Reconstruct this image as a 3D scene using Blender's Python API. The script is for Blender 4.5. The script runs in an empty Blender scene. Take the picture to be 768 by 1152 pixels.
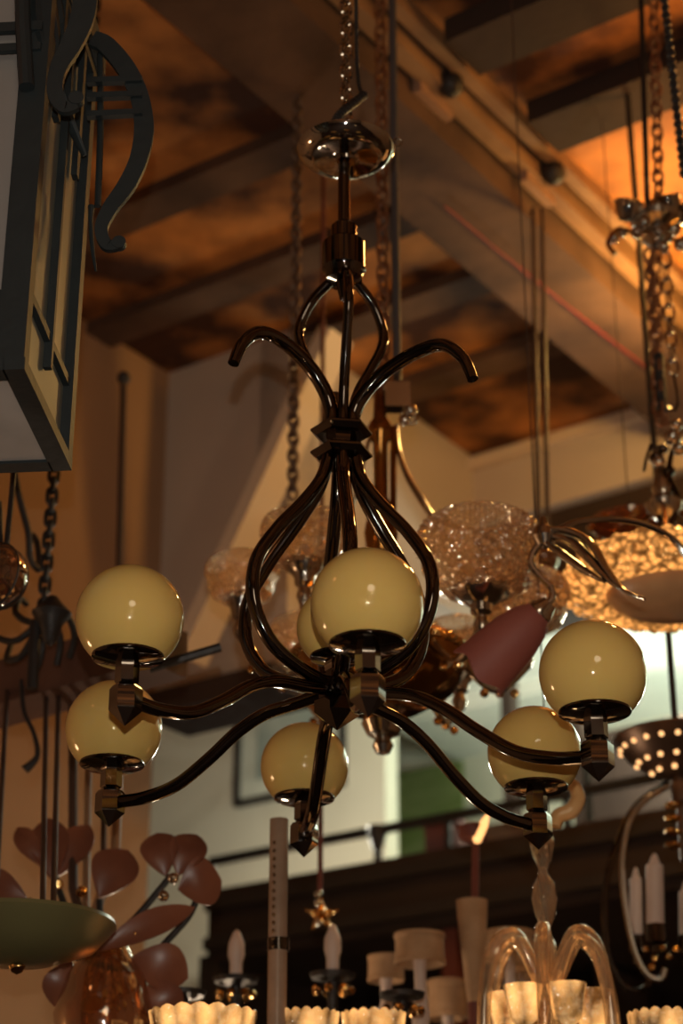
import bpy, bmesh, math, random
from mathutils import Vector, Matrix
random.seed(7)
R = math.radians
SC = bpy.context.scene
COL = SC.collection

# ------------------------------------------------------------------ camera
CZ = 1.5
PIT = R(25)
F = 2200.0
cs, sn = math.cos(PIT), math.sin(PIT)
cam = bpy.data.cameras.new('camera')
camo = bpy.data.objects.new('camera', cam)
COL.objects.link(camo)
camo.location = (0, 0, CZ)
camo.rotation_euler = (R(90) + PIT, 0, 0)
cam.sensor_fit = 'VERTICAL'
cam.sensor_height = 36
cam.lens = 36 * F / 1152
cam.clip_start = 0.05
cam.dof.use_dof = True
cam.dof.focus_distance = 2.46
cam.dof.aperture_fstop = 3.7
SC.camera = camo

# ------------------------------------------------------------------ world, exposure
SC.view_settings.view_transform = 'Standard'
SC.view_settings.look = 'None'
SC.view_settings.exposure = 0.0
SC.view_settings.gamma = 1
SC.view_settings.use_curve_mapping = False
SC.cycles.use_denoising = True
SC.cycles.max_bounces = 8
SC.cycles.sample_clamp_indirect = 6
W = bpy.data.worlds.new('world')
SC.world = W
W.use_nodes = True
bg = W.node_tree.nodes['Background']
bg.inputs[0].default_value = (0.9, 0.6, 0.4, 1)
bg.inputs[1].default_value = 0.02


def lamp(name, kind, loc, power, color, size=0.1, target=None, **kw):
    d = bpy.data.lights.new(name, kind)
    d.energy = power
    d.color = color
    if kind == 'AREA':
        d.shape = 'DISK'
        d.size = size
    else:
        d.shadow_soft_size = size
    for k, v in kw.items():
        setattr(d, k, v)
    o = bpy.data.objects.new(name, d)
    COL.objects.link(o)
    o.location = loc
    if target is not None:
        o.rotation_euler = (Vector(target) - Vector(loc)).to_track_quat('-Z', 'Y').to_euler()
    return o


WARM = (1.0, 0.58, 0.26)
SOFT = (1.0, 0.80, 0.56)
COOL = (0.78, 1.0, 0.86)
# shop lamps behind and above the viewer, one broad warm light for the rest of the shop lights
lamp('camera_flash', 'POINT', (0.0, -0.06, 1.58), 66, (1.0, 0.95, 0.84), 0.006)
lamp('shop_front_light', 'AREA', (0.6, -2.6, 3.2), 15, SOFT, 1.2, (0, 2.4, 2.3))
lamp('shop_lamp', 'POINT', (0.12, 0.1, 2.1), 1.4, SOFT, 0.007)
lamp('shop_lamp', 'POINT', (-0.55, -0.3, 1.7), 1.3, SOFT, 0.007)
lamp('shop_lamp', 'POINT', (0.35, -0.2, 2.25), 1.2, SOFT, 0.008)
lamp('shop_lamp', 'POINT', (0.9, 0.3, 1.2), 1.5, WARM, 0.01)
lamp('chandelier_light', 'POINT', (1.02, 3.4, 3.92), 11, (1.0, 0.46, 0.11), 0.06)
lamp('chandelier_light', 'POINT', (0.86, 4.15, 3.86), 18, (1.0, 0.56, 0.15), 0.06)
lamp('wall_fill_light', 'POINT', (-0.25, 3.75, 1.9), 9, (1.0, 0.76, 0.52), 0.05)  # unseen light added to brighten the tan wall
lamp('ceiling_glow_light', 'POINT', (-1.3, 1.7, 3.3), 1.3, (1.0, 0.36, 0.12), 0.08)
lamp('chandelier_light', 'POINT', (-1.55, 3.1, 1.9), 6, (1.0, 0.62, 0.32), 0.1)
lamp('counter_lamp', 'POINT', (0.9, 3.6, 1.3), 9, WARM, 0.06)
lamp('counter_lamp', 'POINT', (0.1, 3.4, 1.2), 5, WARM, 0.06)


# ------------------------------------------------------------------ picture geometry
def ray(px, py):
    x = (px - 384) / F
    u = (576 - py) / F
    return Vector((x, cs - u * sn, sn + u * cs))


def at(px, py, y):
    """point seen at pixel px, py at forward distance y"""
    r = ray(px, py)
    t = y / r.y
    return Vector((r.x * t, y, CZ + r.z * t))


def atz(px, py, z):
    r = ray(px, py)
    t = (z - CZ) / r.z
    return Vector((r.x * t, r.y * t, z))


def onp(px, py, p, n):
    r = ray(px, py)
    o = Vector((0, 0, CZ))
    t = (Vector(p) - o).dot(n) / r.dot(n)
    return o + r * t


# ------------------------------------------------------------------ materials
MATS = {}


def nodes_of(name):
    m = bpy.data.materials.new(name)
    m.use_nodes = True
    nt = m.node_tree
    return m, nt, nt.nodes['Principled BSDF']


def mat(name, col, rough=0.5, metal=0.0, noise=None, scale=8, bump=0.0, bscale=40, emit=None, es=0, trans=0, ior=1.45,
        coat=0, sss=0, alpha=1, stretch=(1, 1, 1), detail=6, btype='noise', lohi=(0.35, 0.65)):
    if name in MATS:
        return MATS[name]
    m, nt, b = nodes_of(name)
    N, L = nt.nodes, nt.links
    b.inputs['Base Color'].default_value = (*col, 1)
    b.inputs['Roughness'].default_value = rough
    b.inputs['Metallic'].default_value = metal
    b.inputs['IOR'].default_value = ior
    b.inputs['Transmission Weight'].default_value = trans
    b.inputs['Coat Weight'].default_value = coat
    b.inputs['Coat Roughness'].default_value = 0.03
    b.inputs['Alpha'].default_value = alpha
    if sss:
        b.inputs['Subsurface Weight'].default_value = sss
        b.inputs['Subsurface Radius'].default_value = (0.03, 0.02, 0.01)
    if emit:
        b.inputs['Emission Color'].default_value = (*emit, 1)
        b.inputs['Emission Strength'].default_value = es
    tc = N.new('ShaderNodeTexCoord')
    mp = N.new('ShaderNodeMapping')
    mp.inputs['Scale'].default_value = stretch
    L.new(tc.outputs['Object'], mp.inputs[0])
    if noise is None:
        noise = tuple(min(1, c * 0.8) for c in col)
    nz = N.new('ShaderNodeTexNoise')
    nz.inputs['Scale'].default_value = scale
    nz.inputs['Detail'].default_value = detail
    L.new(mp.outputs[0], nz.inputs['Vector'])
    rp = N.new('ShaderNodeValToRGB')
    rp.color_ramp.elements[0].position = lohi[0]
    rp.color_ramp.elements[1].position = lohi[1]
    rp.color_ramp.elements[0].color = (*noise, 1)
    rp.color_ramp.elements[1].color = (*col, 1)
    L.new(nz.outputs[0], rp.inputs[0])
    L.new(rp.outputs[0], b.inputs['Base Color'])
    if bump:
        if btype == 'noise':
            t = N.new('ShaderNodeTexNoise')
            t.inputs['Scale'].default_value = bscale
        else:
            t = N.new('ShaderNodeTexVoronoi')
            t.inputs['Scale'].default_value = bscale
        L.new(mp.outputs[0], t.inputs['Vector'])
        bp = N.new('ShaderNodeBump')
        bp.inputs['Strength'].default_value = bump
        bp.inputs['Distance'].default_value = 0.01
        L.new(t.outputs[0], bp.inputs['Height'])
        L.new(bp.outputs[0], b.inputs['Normal'])
    MATS[name] = m
    return m


# ------------------------------------------------------------------ mesh builder
class MB:
    def __init__(self):
        self.v, self.f, self.s = [], [], []

    def add(self, vs, fs, smooth=True):
        o = len(self.v)
        self.v += [Vector(p) for p in vs]
        self.f += [tuple(o + i for i in f) for f in fs]
        self.s += [smooth] * len(fs)
        return self

    def box(self, c, size, ax=None):
        c = Vector(c)
        ax = ax or (Vector((1, 0, 0)), Vector((0, 1, 0)), Vector((0, 0, 1)))
        vs = []
        for i in (-1, 1):
            for j in (-1, 1):
                for k in (-1, 1):
                    vs.append(c + ax[0] * (i * size[0] / 2) + ax[1] * (j * size[1] / 2) + ax[2] * (k * size[2] / 2))
        return self.add(vs, [(0, 1, 3, 2), (4, 6, 7, 5), (0, 4, 5, 1), (2, 3, 7, 6), (0, 2, 6, 4), (1, 5, 7, 3)], False)

    def bar(self, a, b, w, h, up=(0, 0, 1)):
        a, b = Vector(a), Vector(b)
        d = (b - a)
        l = d.length
        d.normalize()
        up = Vector(up)
        s = d.cross(up).normalized()
        u = s.cross(d).normalized()
        return self.box((a + b) / 2, (l, w, h), (d, s, u))

    def prism(self, pts, thick):
        """extrude a closed flat outline along its normal direction vector thick (centred)"""
        n = len(pts)
        t = Vector(thick) / 2
        vs = [Vector(p) - t for p in pts] + [Vector(p) + t for p in pts]
        fs = [tuple(range(n)), tuple(range(2 * n - 1, n - 1, -1))]
        fs += [(i, (i + 1) % n, n + (i + 1) % n, n + i) for i in range(n)]
        return self.add(vs, fs, False)

    def ring(self, a, b, t, seg=12):
        pass

    def tube(self, pts, r, seg=12, cap=True, flat=1.0, upv=None, closed=False, smooth=True, ang0=0.0):
        pts = [Vector(p) for p in pts]
        n = len(pts)
        rs = r if isinstance(r, (list, tuple)) else [r] * n
        if len(rs) != n:
            rs = [rs[min(len(rs) - 1, int(i * (len(rs) - 1) / (n - 1)))] * (1 - (i * (len(rs) - 1) / (n - 1)) % 1) +
                  rs[min(len(rs) - 1, int(i * (len(rs) - 1) / (n - 1)) + 1)] * ((i * (len(rs) - 1) / (n - 1)) % 1) for i in range(n)]
        tg = []
        for i in range(n):
            if closed:
                t = pts[(i + 1) % n] - pts[i - 1]
            else:
                t = pts[min(n - 1, i + 1)] - pts[max(0, i - 1)]
            if t.length < 1e-9:
                t = Vector((0, 0, 1))
            tg.append(t.normalized())
        ref = Vector(upv) if upv else (Vector((0, 0, 1)) if abs(tg[0].z) < 0.9 else Vector((1, 0, 0)))
        nn = (ref - tg[0] * ref.dot(tg[0])).normalized()
        vs = []
        for i in range(n):
            if i:
                q = tg[i - 1].rotation_difference(tg[i])
                nn = q @ nn
                nn = (nn - tg[i] * nn.dot(tg[i])).normalized()
            bb = tg[i].cross(nn)
            for k in range(seg):
                a = 2 * math.pi * k / seg + ang0
                vs.append(pts[i] + (nn * math.cos(a) * flat + bb * math.sin(a)) * rs[i])
        fs = []
        m = n if closed else n - 1
        for i in range(m):
            for k in range(seg):
                j = (i + 1) % n
                fs.append((i * seg + k, i * seg + (k + 1) % seg, j * seg + (k + 1) % seg, j * seg + k))
        if cap and not closed:
            fs.append(tuple(range(seg - 1, -1, -1)))
            fs.append(tuple(range((n - 1) * seg, n * seg)))
        return self.add(vs, fs, smooth)

    def lathe(self, prof, c, axis=(0, 0, 1), seg=32, smooth=True, xdir=None, ang0=0.0, wav=None):
        """prof: (radius, height) pairs along axis from c"""
        c = Vector(c)
        z = Vector(axis).normalized()
        x = Vector(xdir) if xdir else (Vector((1, 0, 0)) if abs(z.x) < 0.9 else Vector((0, 1, 0)))
        x = (x - z * x.dot(z)).normalized()
        y = z.cross(x)
        vs, idx = [], []
        for (r, h) in prof:
            if r < 1e-6:
                idx.append([len(vs)] * seg)
                vs.append(c + z * h)
            else:
                st = len(vs)
                for k in range(seg):
                    a = 2 * math.pi * k / seg + ang0
                    rr, hh = (r, h) if wav is None else wav(r, h, a)
                    vs.append(c + x * math.cos(a) * rr + y * math.sin(a) * rr + z * hh)
                idx.append(list(range(st, st + seg)))
        fs = []
        for i in range(len(prof) - 1):
            A, B = idx[i], idx[i + 1]
            for k in range(seg):
                q = [A[k], A[(k + 1) % seg], B[(k + 1) % seg], B[k]]
                q2 = []
                for w in q:
                    if w not in q2:
                        q2.append(w)
                if len(q2) >= 3:
                    fs.append(tuple(q2))
        return self.add(vs, fs, smooth)

    def sphere(self, c, r, seg=32, rings=16, sz=1.0, axis=(0, 0, 1)):
        prof = [(r * math.sin(math.pi * i / rings), -r * sz * math.cos(math.pi * i / rings)) for i in range(rings + 1)]
        prof[0] = (0, -r * sz)
        prof[-1] = (0, r * sz)
        return self.lathe(prof, c, axis, seg)

    def torus(self, c, r1, r2, axis=(0, 0, 1), seg=32, s2=10, stretch=None):
        z = Vector(axis).normalized()
        x = (Vector((1, 0, 0)) if abs(z.x) < 0.9 else Vector((0, 1, 0)))
        x = (x - z * x.dot(z)).normalized()
        y = z.cross(x)
        pts = [Vector(c) + x * math.cos(2 * math.pi * k / seg) * r1 + y * math.sin(2 * math.pi * k / seg) * r1 for k in range(seg)]
        return self.tube(pts, r2, s2, closed=True, upv=z)

    def link(self, c, d, side, L, w, r):
        """an oval chain link centred c, long axis d, lying in the plane d-side"""
        d = Vector(d).normalized()
        side = Vector(side).normalized()
        pts = []
        for k in range(16):
            a = 2 * math.pi * k / 16
            ex = (L / 2 - w / 2) * (1 if math.sin(a) > 1e-6 else (-1 if math.sin(a) < -1e-6 else 0))
            pts.append(Vector(c) + d * (math.sin(a) * w / 2 + ex) + side * math.cos(a) * w / 2)
        return self.tube(pts, r, 6, closed=True, upv=d.cross(side))

    def chain(self, a, b, L=0.03, w=0.018, r=0.0028, rot=0.3):
        a, b = Vector(a), Vector(b)
        d = b - a
        n = max(1, round(d.length / (L - 2.2 * r)))
        dn = d.normalized()
        s1 = dn.cross(Vector((math.cos(rot), math.sin(rot), 0.01))).normalized()
        s2 = dn.cross(s1).normalized()
        for i in range(n):
            self.link(a + d * ((i + 0.5) / n), dn, s1 if i % 2 else s2, L, w, r)
        return self

    def build(self, name, m, parent=None, loc=None, sharp=35):
        loc = Vector(loc) if loc is not None else None
        root = parent
        org = Vector((0, 0, 0))
        if parent is not None:
            while root.parent:
                root = root.parent
            org = Vector(root.location)
        elif loc is not None:
            org = loc
        me = bpy.data.meshes.new(name)
        me.from_pydata([v - org for v in self.v], [], self.f)
        me.polygons.foreach_set('use_smooth', self.s)
        bm = bmesh.new()
        bm.from_mesh(me)
        bmesh.ops.recalc_face_normals(bm, faces=bm.faces)
        bm.to_mesh(me)
        bm.free()
        me.set_sharp_from_angle(angle=R(sharp))
        me.materials.append(m)
        o = bpy.data.objects.new(name, me)
        COL.objects.link(o)
        if parent is not None:
            o.parent = parent
        elif loc is not None:
            o.location = loc
        return o


def smooth_pts(pts, n=8):
    P = [Vector(p) for p in pts]
    out = []
    for i in range(len(P) - 1):
        p0 = P[max(0, i - 1)]
        p1, p2 = P[i], P[i + 1]
        p3 = P[min(len(P) - 1, i + 2)]
        for k in range(n):
            t = k / n
            out.append(0.5 * ((2 * p1) + (-p0 + p2) * t + (2 * p0 - 5 * p1 + 4 * p2 - p3) * t * t + (-p0 + 3 * p1 - 3 * p2 + p3) * t ** 3))
    out.append(P[-1])
    return out


def thing(name, label, cat, loc, group=None):
    o = bpy.data.objects.new(name, None)
    o.empty_display_size = 0.05
    COL.objects.link(o)
    o.location = loc
    return tag(o, label, cat, group)


def tag(o, label=None, cat=None, group=None, kind=None):
    if label:
        o['label'] = label
    if cat:
        o['category'] = cat
    if group:
        o['group'] = group
    if kind:
        o['kind'] = kind
    return o


def struct(name, mb, m):
    return tag(mb.build(name, m), kind='structure')


# ------------------------------------------------------------------ shared materials
M_plank = mat('rough_ceiling_boards', (0.70, 0.26, 0.06), 0.75, noise=(0.05, 0.015, 0.006), scale=3.2, bump=0.9, bscale=9,
              stretch=(1, 1, 1), lohi=(0.40, 0.66))
M_beam = mat('old_timber', (0.135, 0.07, 0.04), 0.85, noise=(0.065, 0.033, 0.02), scale=5, bump=0.2, bscale=30)
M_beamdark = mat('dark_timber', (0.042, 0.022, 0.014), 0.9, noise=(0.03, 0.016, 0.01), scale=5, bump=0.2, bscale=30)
M_plaster = mat('tan_plaster', (0.54, 0.44, 0.36), 0.9, noise=(0.49, 0.39, 0.31), scale=1.5, bump=0.05)
M_plasterL = mat('shaded_tan_plaster', (0.38, 0.225, 0.125), 0.9, noise=(0.31, 0.175, 0.095), scale=1.2, bump=0.05)  # tan plaster again, the left wall's dim orange light put into the colour
M_pale = mat('pale_green_plaster', (0.66, 0.62, 0.49), 0.9, noise=(0.60, 0.56, 0.44), scale=1.5)
M_white = mat('white_paint', (0.78, 0.76, 0.68), 0.6, noise=(0.7, 0.68, 0.6), scale=2)
M_cream = mat('cream_trim_paint', (0.70, 0.55, 0.40), 0.6, noise=(0.62, 0.47, 0.33), scale=2)
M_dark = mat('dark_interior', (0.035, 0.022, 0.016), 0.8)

# ------------------------------------------------------------------ setting
TH = R(35)
U1 = Vector((math.sin(TH), math.cos(TH), 0))      # away along the main beam
U2 = Vector((math.cos(TH), -math.sin(TH), 0))     # right and nearer
Z = Vector((0, 0, 1))
H = 4.2
C1 = atz(190, 420, H)
C2 = atz(525, 515, H)
CP = C1 + U2 * (atz(340, 380, H) - C1).dot(U2)    # outer corner of the tan bulkhead

# floor (never in the picture, carries the counters)
mb = MB(); mb.box((0, 3, -0.02), (14, 14, 0.04)); struct('floor', mb, M_beamdark)
mb = MB(); mb.box(C2 + Vector((0, 0, 0.03)), (16, 16, 0.06), (U1, U2, Z)); struct('ceiling', mb, M_plank)


def uv(p):
    p = Vector(p)
    return p.dot(U1), p.dot(U2)


def place(u, v, z):
    q = U1 * u + U2 * v
    return Vector((q.x, q.y, z))


# main beam along U1
zb = 4.06
e0 = atz(584, 235, zb); e1 = atz(584, 353, zb)
v0, v1 = uv(e0)[1], uv(e1)[1]
print('main beam v', v0, v1)
ue = uv(C2)[0]
mb = MB()
mb.box(place((ue - 4) / 2, (v0 + v1) / 2, (zb + H) / 2), (ue + 4, abs(v1 - v0), H - zb), (U1, U2, Z))
struct('trim_1', mb, M_beam)
# flange strip beside it
mb = MB()
mb.box(place((ue - 4) / 2, v0 + 0.035, H - 0.035), (ue + 4, 0.04, 0.07), (U1, U2, Z))
mb.box(place((ue - 4) / 2, v0 + 0.09, H - 0.02), (ue + 4, 0.03, 0.04), (U1, U2, Z))
struct('trim_2', mb, mat('pale_old_timber', (0.34, 0.19, 0.09), 0.7, noise=(0.2, 0.1, 0.05), scale=6))
# cross beams along U2, left of and right of the main beam
cross_l = [(258, 210), (235, 345), (527, 335), (560, 420)]
cross_r = [(570, 45), (676, 130)]
k = 3
for (px, py) in cross_l:
    p = atz(px, py, 4.14)
    u, v = uv(p)
    mb = MB()
    mb.box(place(u, (v1 - 3.5) / 2 + v1 / 2, 4.183), (0.10, 3.5, 0.035), (U1, U2, Z))
    print('cross', u)
    struct('trim_%d' % k, mb, M_beam); k += 1
for (px, py) in cross_r:
    p = atz(px, py, 4.14)
    u, v = uv(p)
    mb = MB()
    mb.box(place(u, v0 + 0.13 + 1.6, 4.17), (0.14, 3.2, 0.06), (U1, U2, Z))
    struct('trim_%d' % k, mb, M_beamdark); k += 1

# left wall, bulkhead, step wall
zl = onp(270, 765, C1, U1).z
mb = MB(); mb.box(C1 + U1 * -3.5 - U2 * 0.06 + Z * (-H / 2), (7, 0.12, H), (U1, U2, Z)); struct('wall_left', mb, M_plasterL)
wl = (CP - C1).dot(U2)
mb = MB(); mb.box(C1 + U2 * (wl / 2) + U1 * 0.06 + Z * ((zl - H) / 2), (0.12, wl, H - zl), (U1, U2, Z)); struct('wall_back', mb, M_plaster)
step = (C2 - CP).dot(U1)

# pale header above the loft opening, right of the step
zt = onp(640, 500, C2, U1).z
zh = onp(620, 568, C2, U1).z
zk = onp(640, 676, C2, U1).z
mb = MB(); mb.box(CP + U1 * (step / 2) + U2 * -0.05 + Z * ((zk - H) / 2), (step, 0.10, H - zk), (U1, U2, Z)); struct('wall_return', mb, M_plaster)
mb = MB(); mb.box(C2 + U2 * 1.6 + U1 * 0.10 + Z * ((zh - H) / 2), (0.20, 3.6, H - zh), (U1, U2, Z)); struct('wall_header', mb, M_plaster)
mb = MB(); mb.box(C2 + U2 * 1.7 + U1 * -0.015 + Z * (zt - H + 0.02), (0.03, 3.4, 0.035), (U1, U2, Z)); struct('trim_10', mb, M_cream)
mb = MB(); mb.box(C2 + U2 * 1.6 + U1 * 0.12 + Z * ((zh + zk) / 2 - H), (0.16, 3.6, zh - zk), (U1, U2, Z)); struct('trim_11', mb, M_beamdark)
# timber under the tan bulkhead
mb = MB(); mb.box(C1 + U2 * (wl / 2) + U1 * 0.04 + Z * (zl - 0.03 - H), (0.2, wl, 0.06), (U1, U2, Z)); struct('trim_12', mb, M_beamdark)
# loft behind
DB = 2.1
B0 = C2 + U1 * DB
mb = MB(); mb.box(B0 + U1 * 0.05 + Z * (-H / 2), (0.1, 9, H), (U1, U2, Z)); struct('wall_far', mb, M_pale)
mb = MB(); mb.box(C2 + U1 * (DB / 2 + 0.25) + U2 * 0.9 + Z * (-0.12), (DB - 0.5, 4.5, 0.1), (U1, U2, Z)); struct('ceiling_loft', mb, M_white)
# loft ceiling ribs
for i, q in enumerate((0.55, 1.15)):
    mb = MB(); mb.box(C2 + U1 * (0.3 + q) + U2 * 0.9 + Z * (-0.2), (0.05, 4.5, 0.06), (U1, U2, Z)); struct('trim_%d' % (13 + i), mb, M_white)
lamp('loft_tube_light', 'AREA', C2 + U1 * 0.9 + U2 * 0.9 + Z * (-1.0), 75, COOL, 1.2, C2 + U1 * 1.2 + U2 * 0.8)
lamp('loft_ceiling_light', 'POINT', C2 + U1 * 0.9 + U2 * 0.25 + Z * (-0.6), 20, (1.0, 0.96, 0.78), 0.1)
# right wall out of the frame, wall behind the viewer
mb = MB(); mb.box((3.2, 2.2, H / 2), (0.1, 9, H)); struct('wall_right', mb, M_plasterL)
mb = MB(); mb.box((0, -3.4, H / 2), (9, 0.1, H)); struct('wall_front', mb, M_plasterL)

# mezzanine: slab with dark fascia, railing
zr = onp(400, 938, C2, U1).z
zs = onp(400, 972, C2, U1).z
print('rail', zr, 'slab', zs)
x0 = (onp(236, 970, C2, U1) - C2).dot(U2)
mb = MB()
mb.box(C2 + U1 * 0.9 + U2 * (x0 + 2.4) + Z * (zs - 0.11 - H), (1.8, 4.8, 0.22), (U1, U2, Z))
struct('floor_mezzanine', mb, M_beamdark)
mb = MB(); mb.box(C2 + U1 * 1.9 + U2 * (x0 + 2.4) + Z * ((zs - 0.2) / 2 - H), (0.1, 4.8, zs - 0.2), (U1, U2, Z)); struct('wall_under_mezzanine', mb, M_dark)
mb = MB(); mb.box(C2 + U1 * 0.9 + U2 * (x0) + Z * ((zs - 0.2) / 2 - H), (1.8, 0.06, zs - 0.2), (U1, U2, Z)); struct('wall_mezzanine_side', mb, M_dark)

# dark partition and posts at the right of the loft
pw = C2 + U1 * 1.0
qa, qb = onp(668, 830, pw, U1), onp(900, 830, pw, U1)
w_ = (qb - qa).dot(U2)
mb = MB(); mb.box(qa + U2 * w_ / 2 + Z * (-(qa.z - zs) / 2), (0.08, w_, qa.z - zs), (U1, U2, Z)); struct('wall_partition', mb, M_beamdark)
for i, px in enumerate((577, 655)):
    qa = onp(px, 900, pw, U1)
    mb = MB(); mb.box(Vector((qa.x, qa.y, (zs + H - 0.07) / 2)), (0.05, 0.045, H - 0.07 - zs), (U1, U2, Z)); struct('trim_%d' % (30 + i), mb, M_beamdark)
# nearer stretch of loft wall that carries the framed picture
PN = C2 + U1 * 0.95
qa, qb = onp(60, 850, PN, U1), onp(433, 850, PN, U1)
w_ = (qb - qa).dot(U2)
mb = MB(); mb.box(Vector(((qa.x + qb.x) / 2, (qa.y + qb.y) / 2, H / 2)) + U1 * 0.04, (0.08, w_, H), (U1, U2, Z)); struct('wall_loft', mb, M_pale)
lamp('loft_wall_light', 'POINT', C2 - U2 * 0.75 + U1 * 0.1 + Z * (-1.05), 24, (1.0, 0.94, 0.76), 0.08)
# fascia boards on the mezzanine edge
for i, dz in enumerate((0.03, 0.15)):
    mb = MB(); mb.box(C2 - U1 * 0.012 + U2 * (x0 + 2.4) + Z * (zs - dz - 0.02 - H), (0.024, 4.8, 0.035), (U1, U2, Z)); struct('trim_%d' % (32 + i), mb, M_dark)

# ------------------------------------------------------------------ main chandelier
M_nickel = mat('smoky_nickel', (0.155, 0.14, 0.13), 0.07, 1.0, noise=(0.13, 0.115, 0.105), scale=20)
M_nickel2 = mat('polished_nickel', (0.30, 0.28, 0.265), 0.08, 1.0, noise=(0.25, 0.23, 0.215), scale=20)
M_chrome = mat('chrome', (0.55, 0.53, 0.5), 0.05, 1.0)
M_tape = mat('black_tape', (0.02, 0.02, 0.02), 0.35, bump=0.6, bscale=300)
M_opal = mat('cream_opal_glass', (0.77, 0.52, 0.16), 0.04, noise=(0.76, 0.51, 0.155), scale=3, coat=0.6, sss=0.25)

YC = 2.389
hub = at(379, 800, YC)
ch = thing('globe_chandelier', 'large dark nickel chandelier with cream opal globes and curled horns in front', 'chandelier', hub)
AX = hub.copy()


def ax(py, px=None):
    """point of the chandelier's own axis at picture height py"""
    p = at(384, py, YC)
    t = (p.z - hub.z) / (at(388, 180, YC).z - hub.z)
    top = at(389, 180, YC)
    return Vector((hub.x + (top.x - hub.x) * t, YC, p.z))


RG = 0.065
globes = []
for n, (px, py, r, y) in {'B': (413, 679.5, 64, 2.062), 'C': (666.5, 757.5, 60.5, 2.22), 'F': (601, 847, 53, 2.573),
                          'E': (342.5, 862, 49.5, 2.715), 'D': (128, 819.5, 54.5, 2.525), 'A': (146, 695.5, 61, 2.20)}.items():
    globes.append((n, at(px, py, y), at(px, py, y).y / ray(px, py).y * r / F))
prism_m = []


def globe(c, rad, r=0.043):
    th0 = math.pi - math.asin(r * 0.97 / rad)
    prof = [(rad * math.sin(th0 * i / 30), rad * math.cos(th0 * i / 30)) for i in range(31)]
    prof[0] = (0, rad)
    prof.append((0, prof[-1][1]))
    return MB().lathe(prof, c, seg=56)


def cup(mb, c, rad, r=0.043):
    """flat dish under a globe of radius rad centred at c"""
    zc = -math.sqrt(rad * rad - (r * 0.97) ** 2)
    mb.lathe([(0.012, zc - 0.0075), (r * 0.3, zc - 0.0075), (r * 0.94, zc - 0.0025), (r * 1.015, zc - 0.001), (r * 1.02, zc + 0.003), (r * 1.0, zc + 0.0045),
              (r * 0.94, zc + 0.001), (r * 0.3, zc - 0.004), (0.012, zc - 0.004), (0.012, zc - 0.0075)], c, seg=40)
    return zc - 0.0075


ends = {}
for n, c, r in globes:
    mb = globe(c, r); g = mb.build('globe_shade', M_opal, ch)
    out = Vector((c.x - AX.x, c.y - AX.y, 0)).normalized()
    mb = MB(); zc = cup(mb, c, r); hd = mb.build('shade_holder', M_nickel, ch)
    mb = MB()
    # hexagonal stem, waisted collar, hexagonal block with pointed end
    mb.lathe([(0, zc + 0.002), (0.0145, zc + 0.002), (0.0145, zc - 0.024), (0.0105, zc - 0.028), (0.0, zc - 0.028)], c, seg=6, smooth=False, xdir=out, ang0=R(30))
    mb.lathe([(0.009, zc - 0.02), (0.009, zc - 0.034)], c, seg=16)
    mb.lathe([(0, zc - 0.028), (0.0165, zc - 0.029), (0.020, zc - 0.034), (0.020, zc - 0.060), (0.0, zc - 0.079)], c, seg=6, smooth=False, xdir=out, ang0=R(30))
    mb.build('socket_block', M_nickel2, ch)
    ends[n] = (c + Vector((0, 0, zc - 0.046)), out)
# arms: S-curved flattened tubes
hubarm = hub + Z * 0.026
for n, (p, out) in ends.items():
    a = hubarm + out * 0.022
    b = p - out * 0.018
    L = (b - a)
    pts = []
    for t, dz in ((0, 0), (0.12, 0.006), (0.28, 0.015), (0.42, 0.010), (0.56, -0.006), (0.72, -0.018), (0.88, -0.012), (1, 0)):
        pts.append(a + L * t + Z * dz)
    mb = MB(); mb.tube(smooth_pts(pts, 6), 0.0094, 14, flat=0.9)
    mb.build('arm', M_nickel, ch)
# hub
mb = MB()
mb.lathe([(0, -0.028), (0.030, -0.006), (0.030, 0.010), (0.024, 0.014), (0.024, 0.045), (0.015, 0.050), (0.015, 0.062), (0.0, 0.062)], hub + Z * 0.002, seg=6, smooth=False, ang0=R(12))
mb.build('hub', M_nickel, ch)
# centre globe on its stem
gc = at(380, 706, YC); rc = 0.0545
mb = globe(gc, rc, 0.036); mb.build('globe_shade', M_opal, ch)
mb = MB(); zc = cup(mb, gc, rc, 0.036); mb.build('shade_holder', M_nickel, ch)
mb = MB()
zz = gc.z + zc - hub.z
mb.lathe([(0.0, 0.05), (0.013, 0.05), (0.017, 0.062), (0.011, 0.070), (0.016, 0.080), (0.016, zz - 0.012), (0.013, zz), (0, zz)], hub, seg=6, smooth=False, ang0=R(5))
mb.build('centre_stem', M_chrome, ch)

# cage tubes from the hub up to the knot, along each arm's direction
knot = ax(512)
for n, (p, out) in ends.items():
    prof = [(0.020, hub.z + 0.035), (0.062, hub.z + 0.046), (0.108, hub.z + 0.072), (0.135, hub.z + 0.120), (0.134, hub.z + 0.175), (0.104, hub.z + 0.228),
            (0.062, hub.z + 0.280), (0.032, hub.z + 0.325), (0.021, hub.z + 0.365), (0.019, knot.z + 0.01)]
    pts = []
    for r_, z_ in prof:
        t = (z_ - hub.z)
        base = hub + (ax(180) - hub) * (t / (ax(180).z - hub.z))
        pts.append(Vector((base.x, base.y, z_)) + out * r_)
    mb = MB(); mb.tube(smooth_pts(pts, 8), 0.0096, 14, flat=0.92)
    mb.build('cage_tube', M_nickel, ch)
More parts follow.
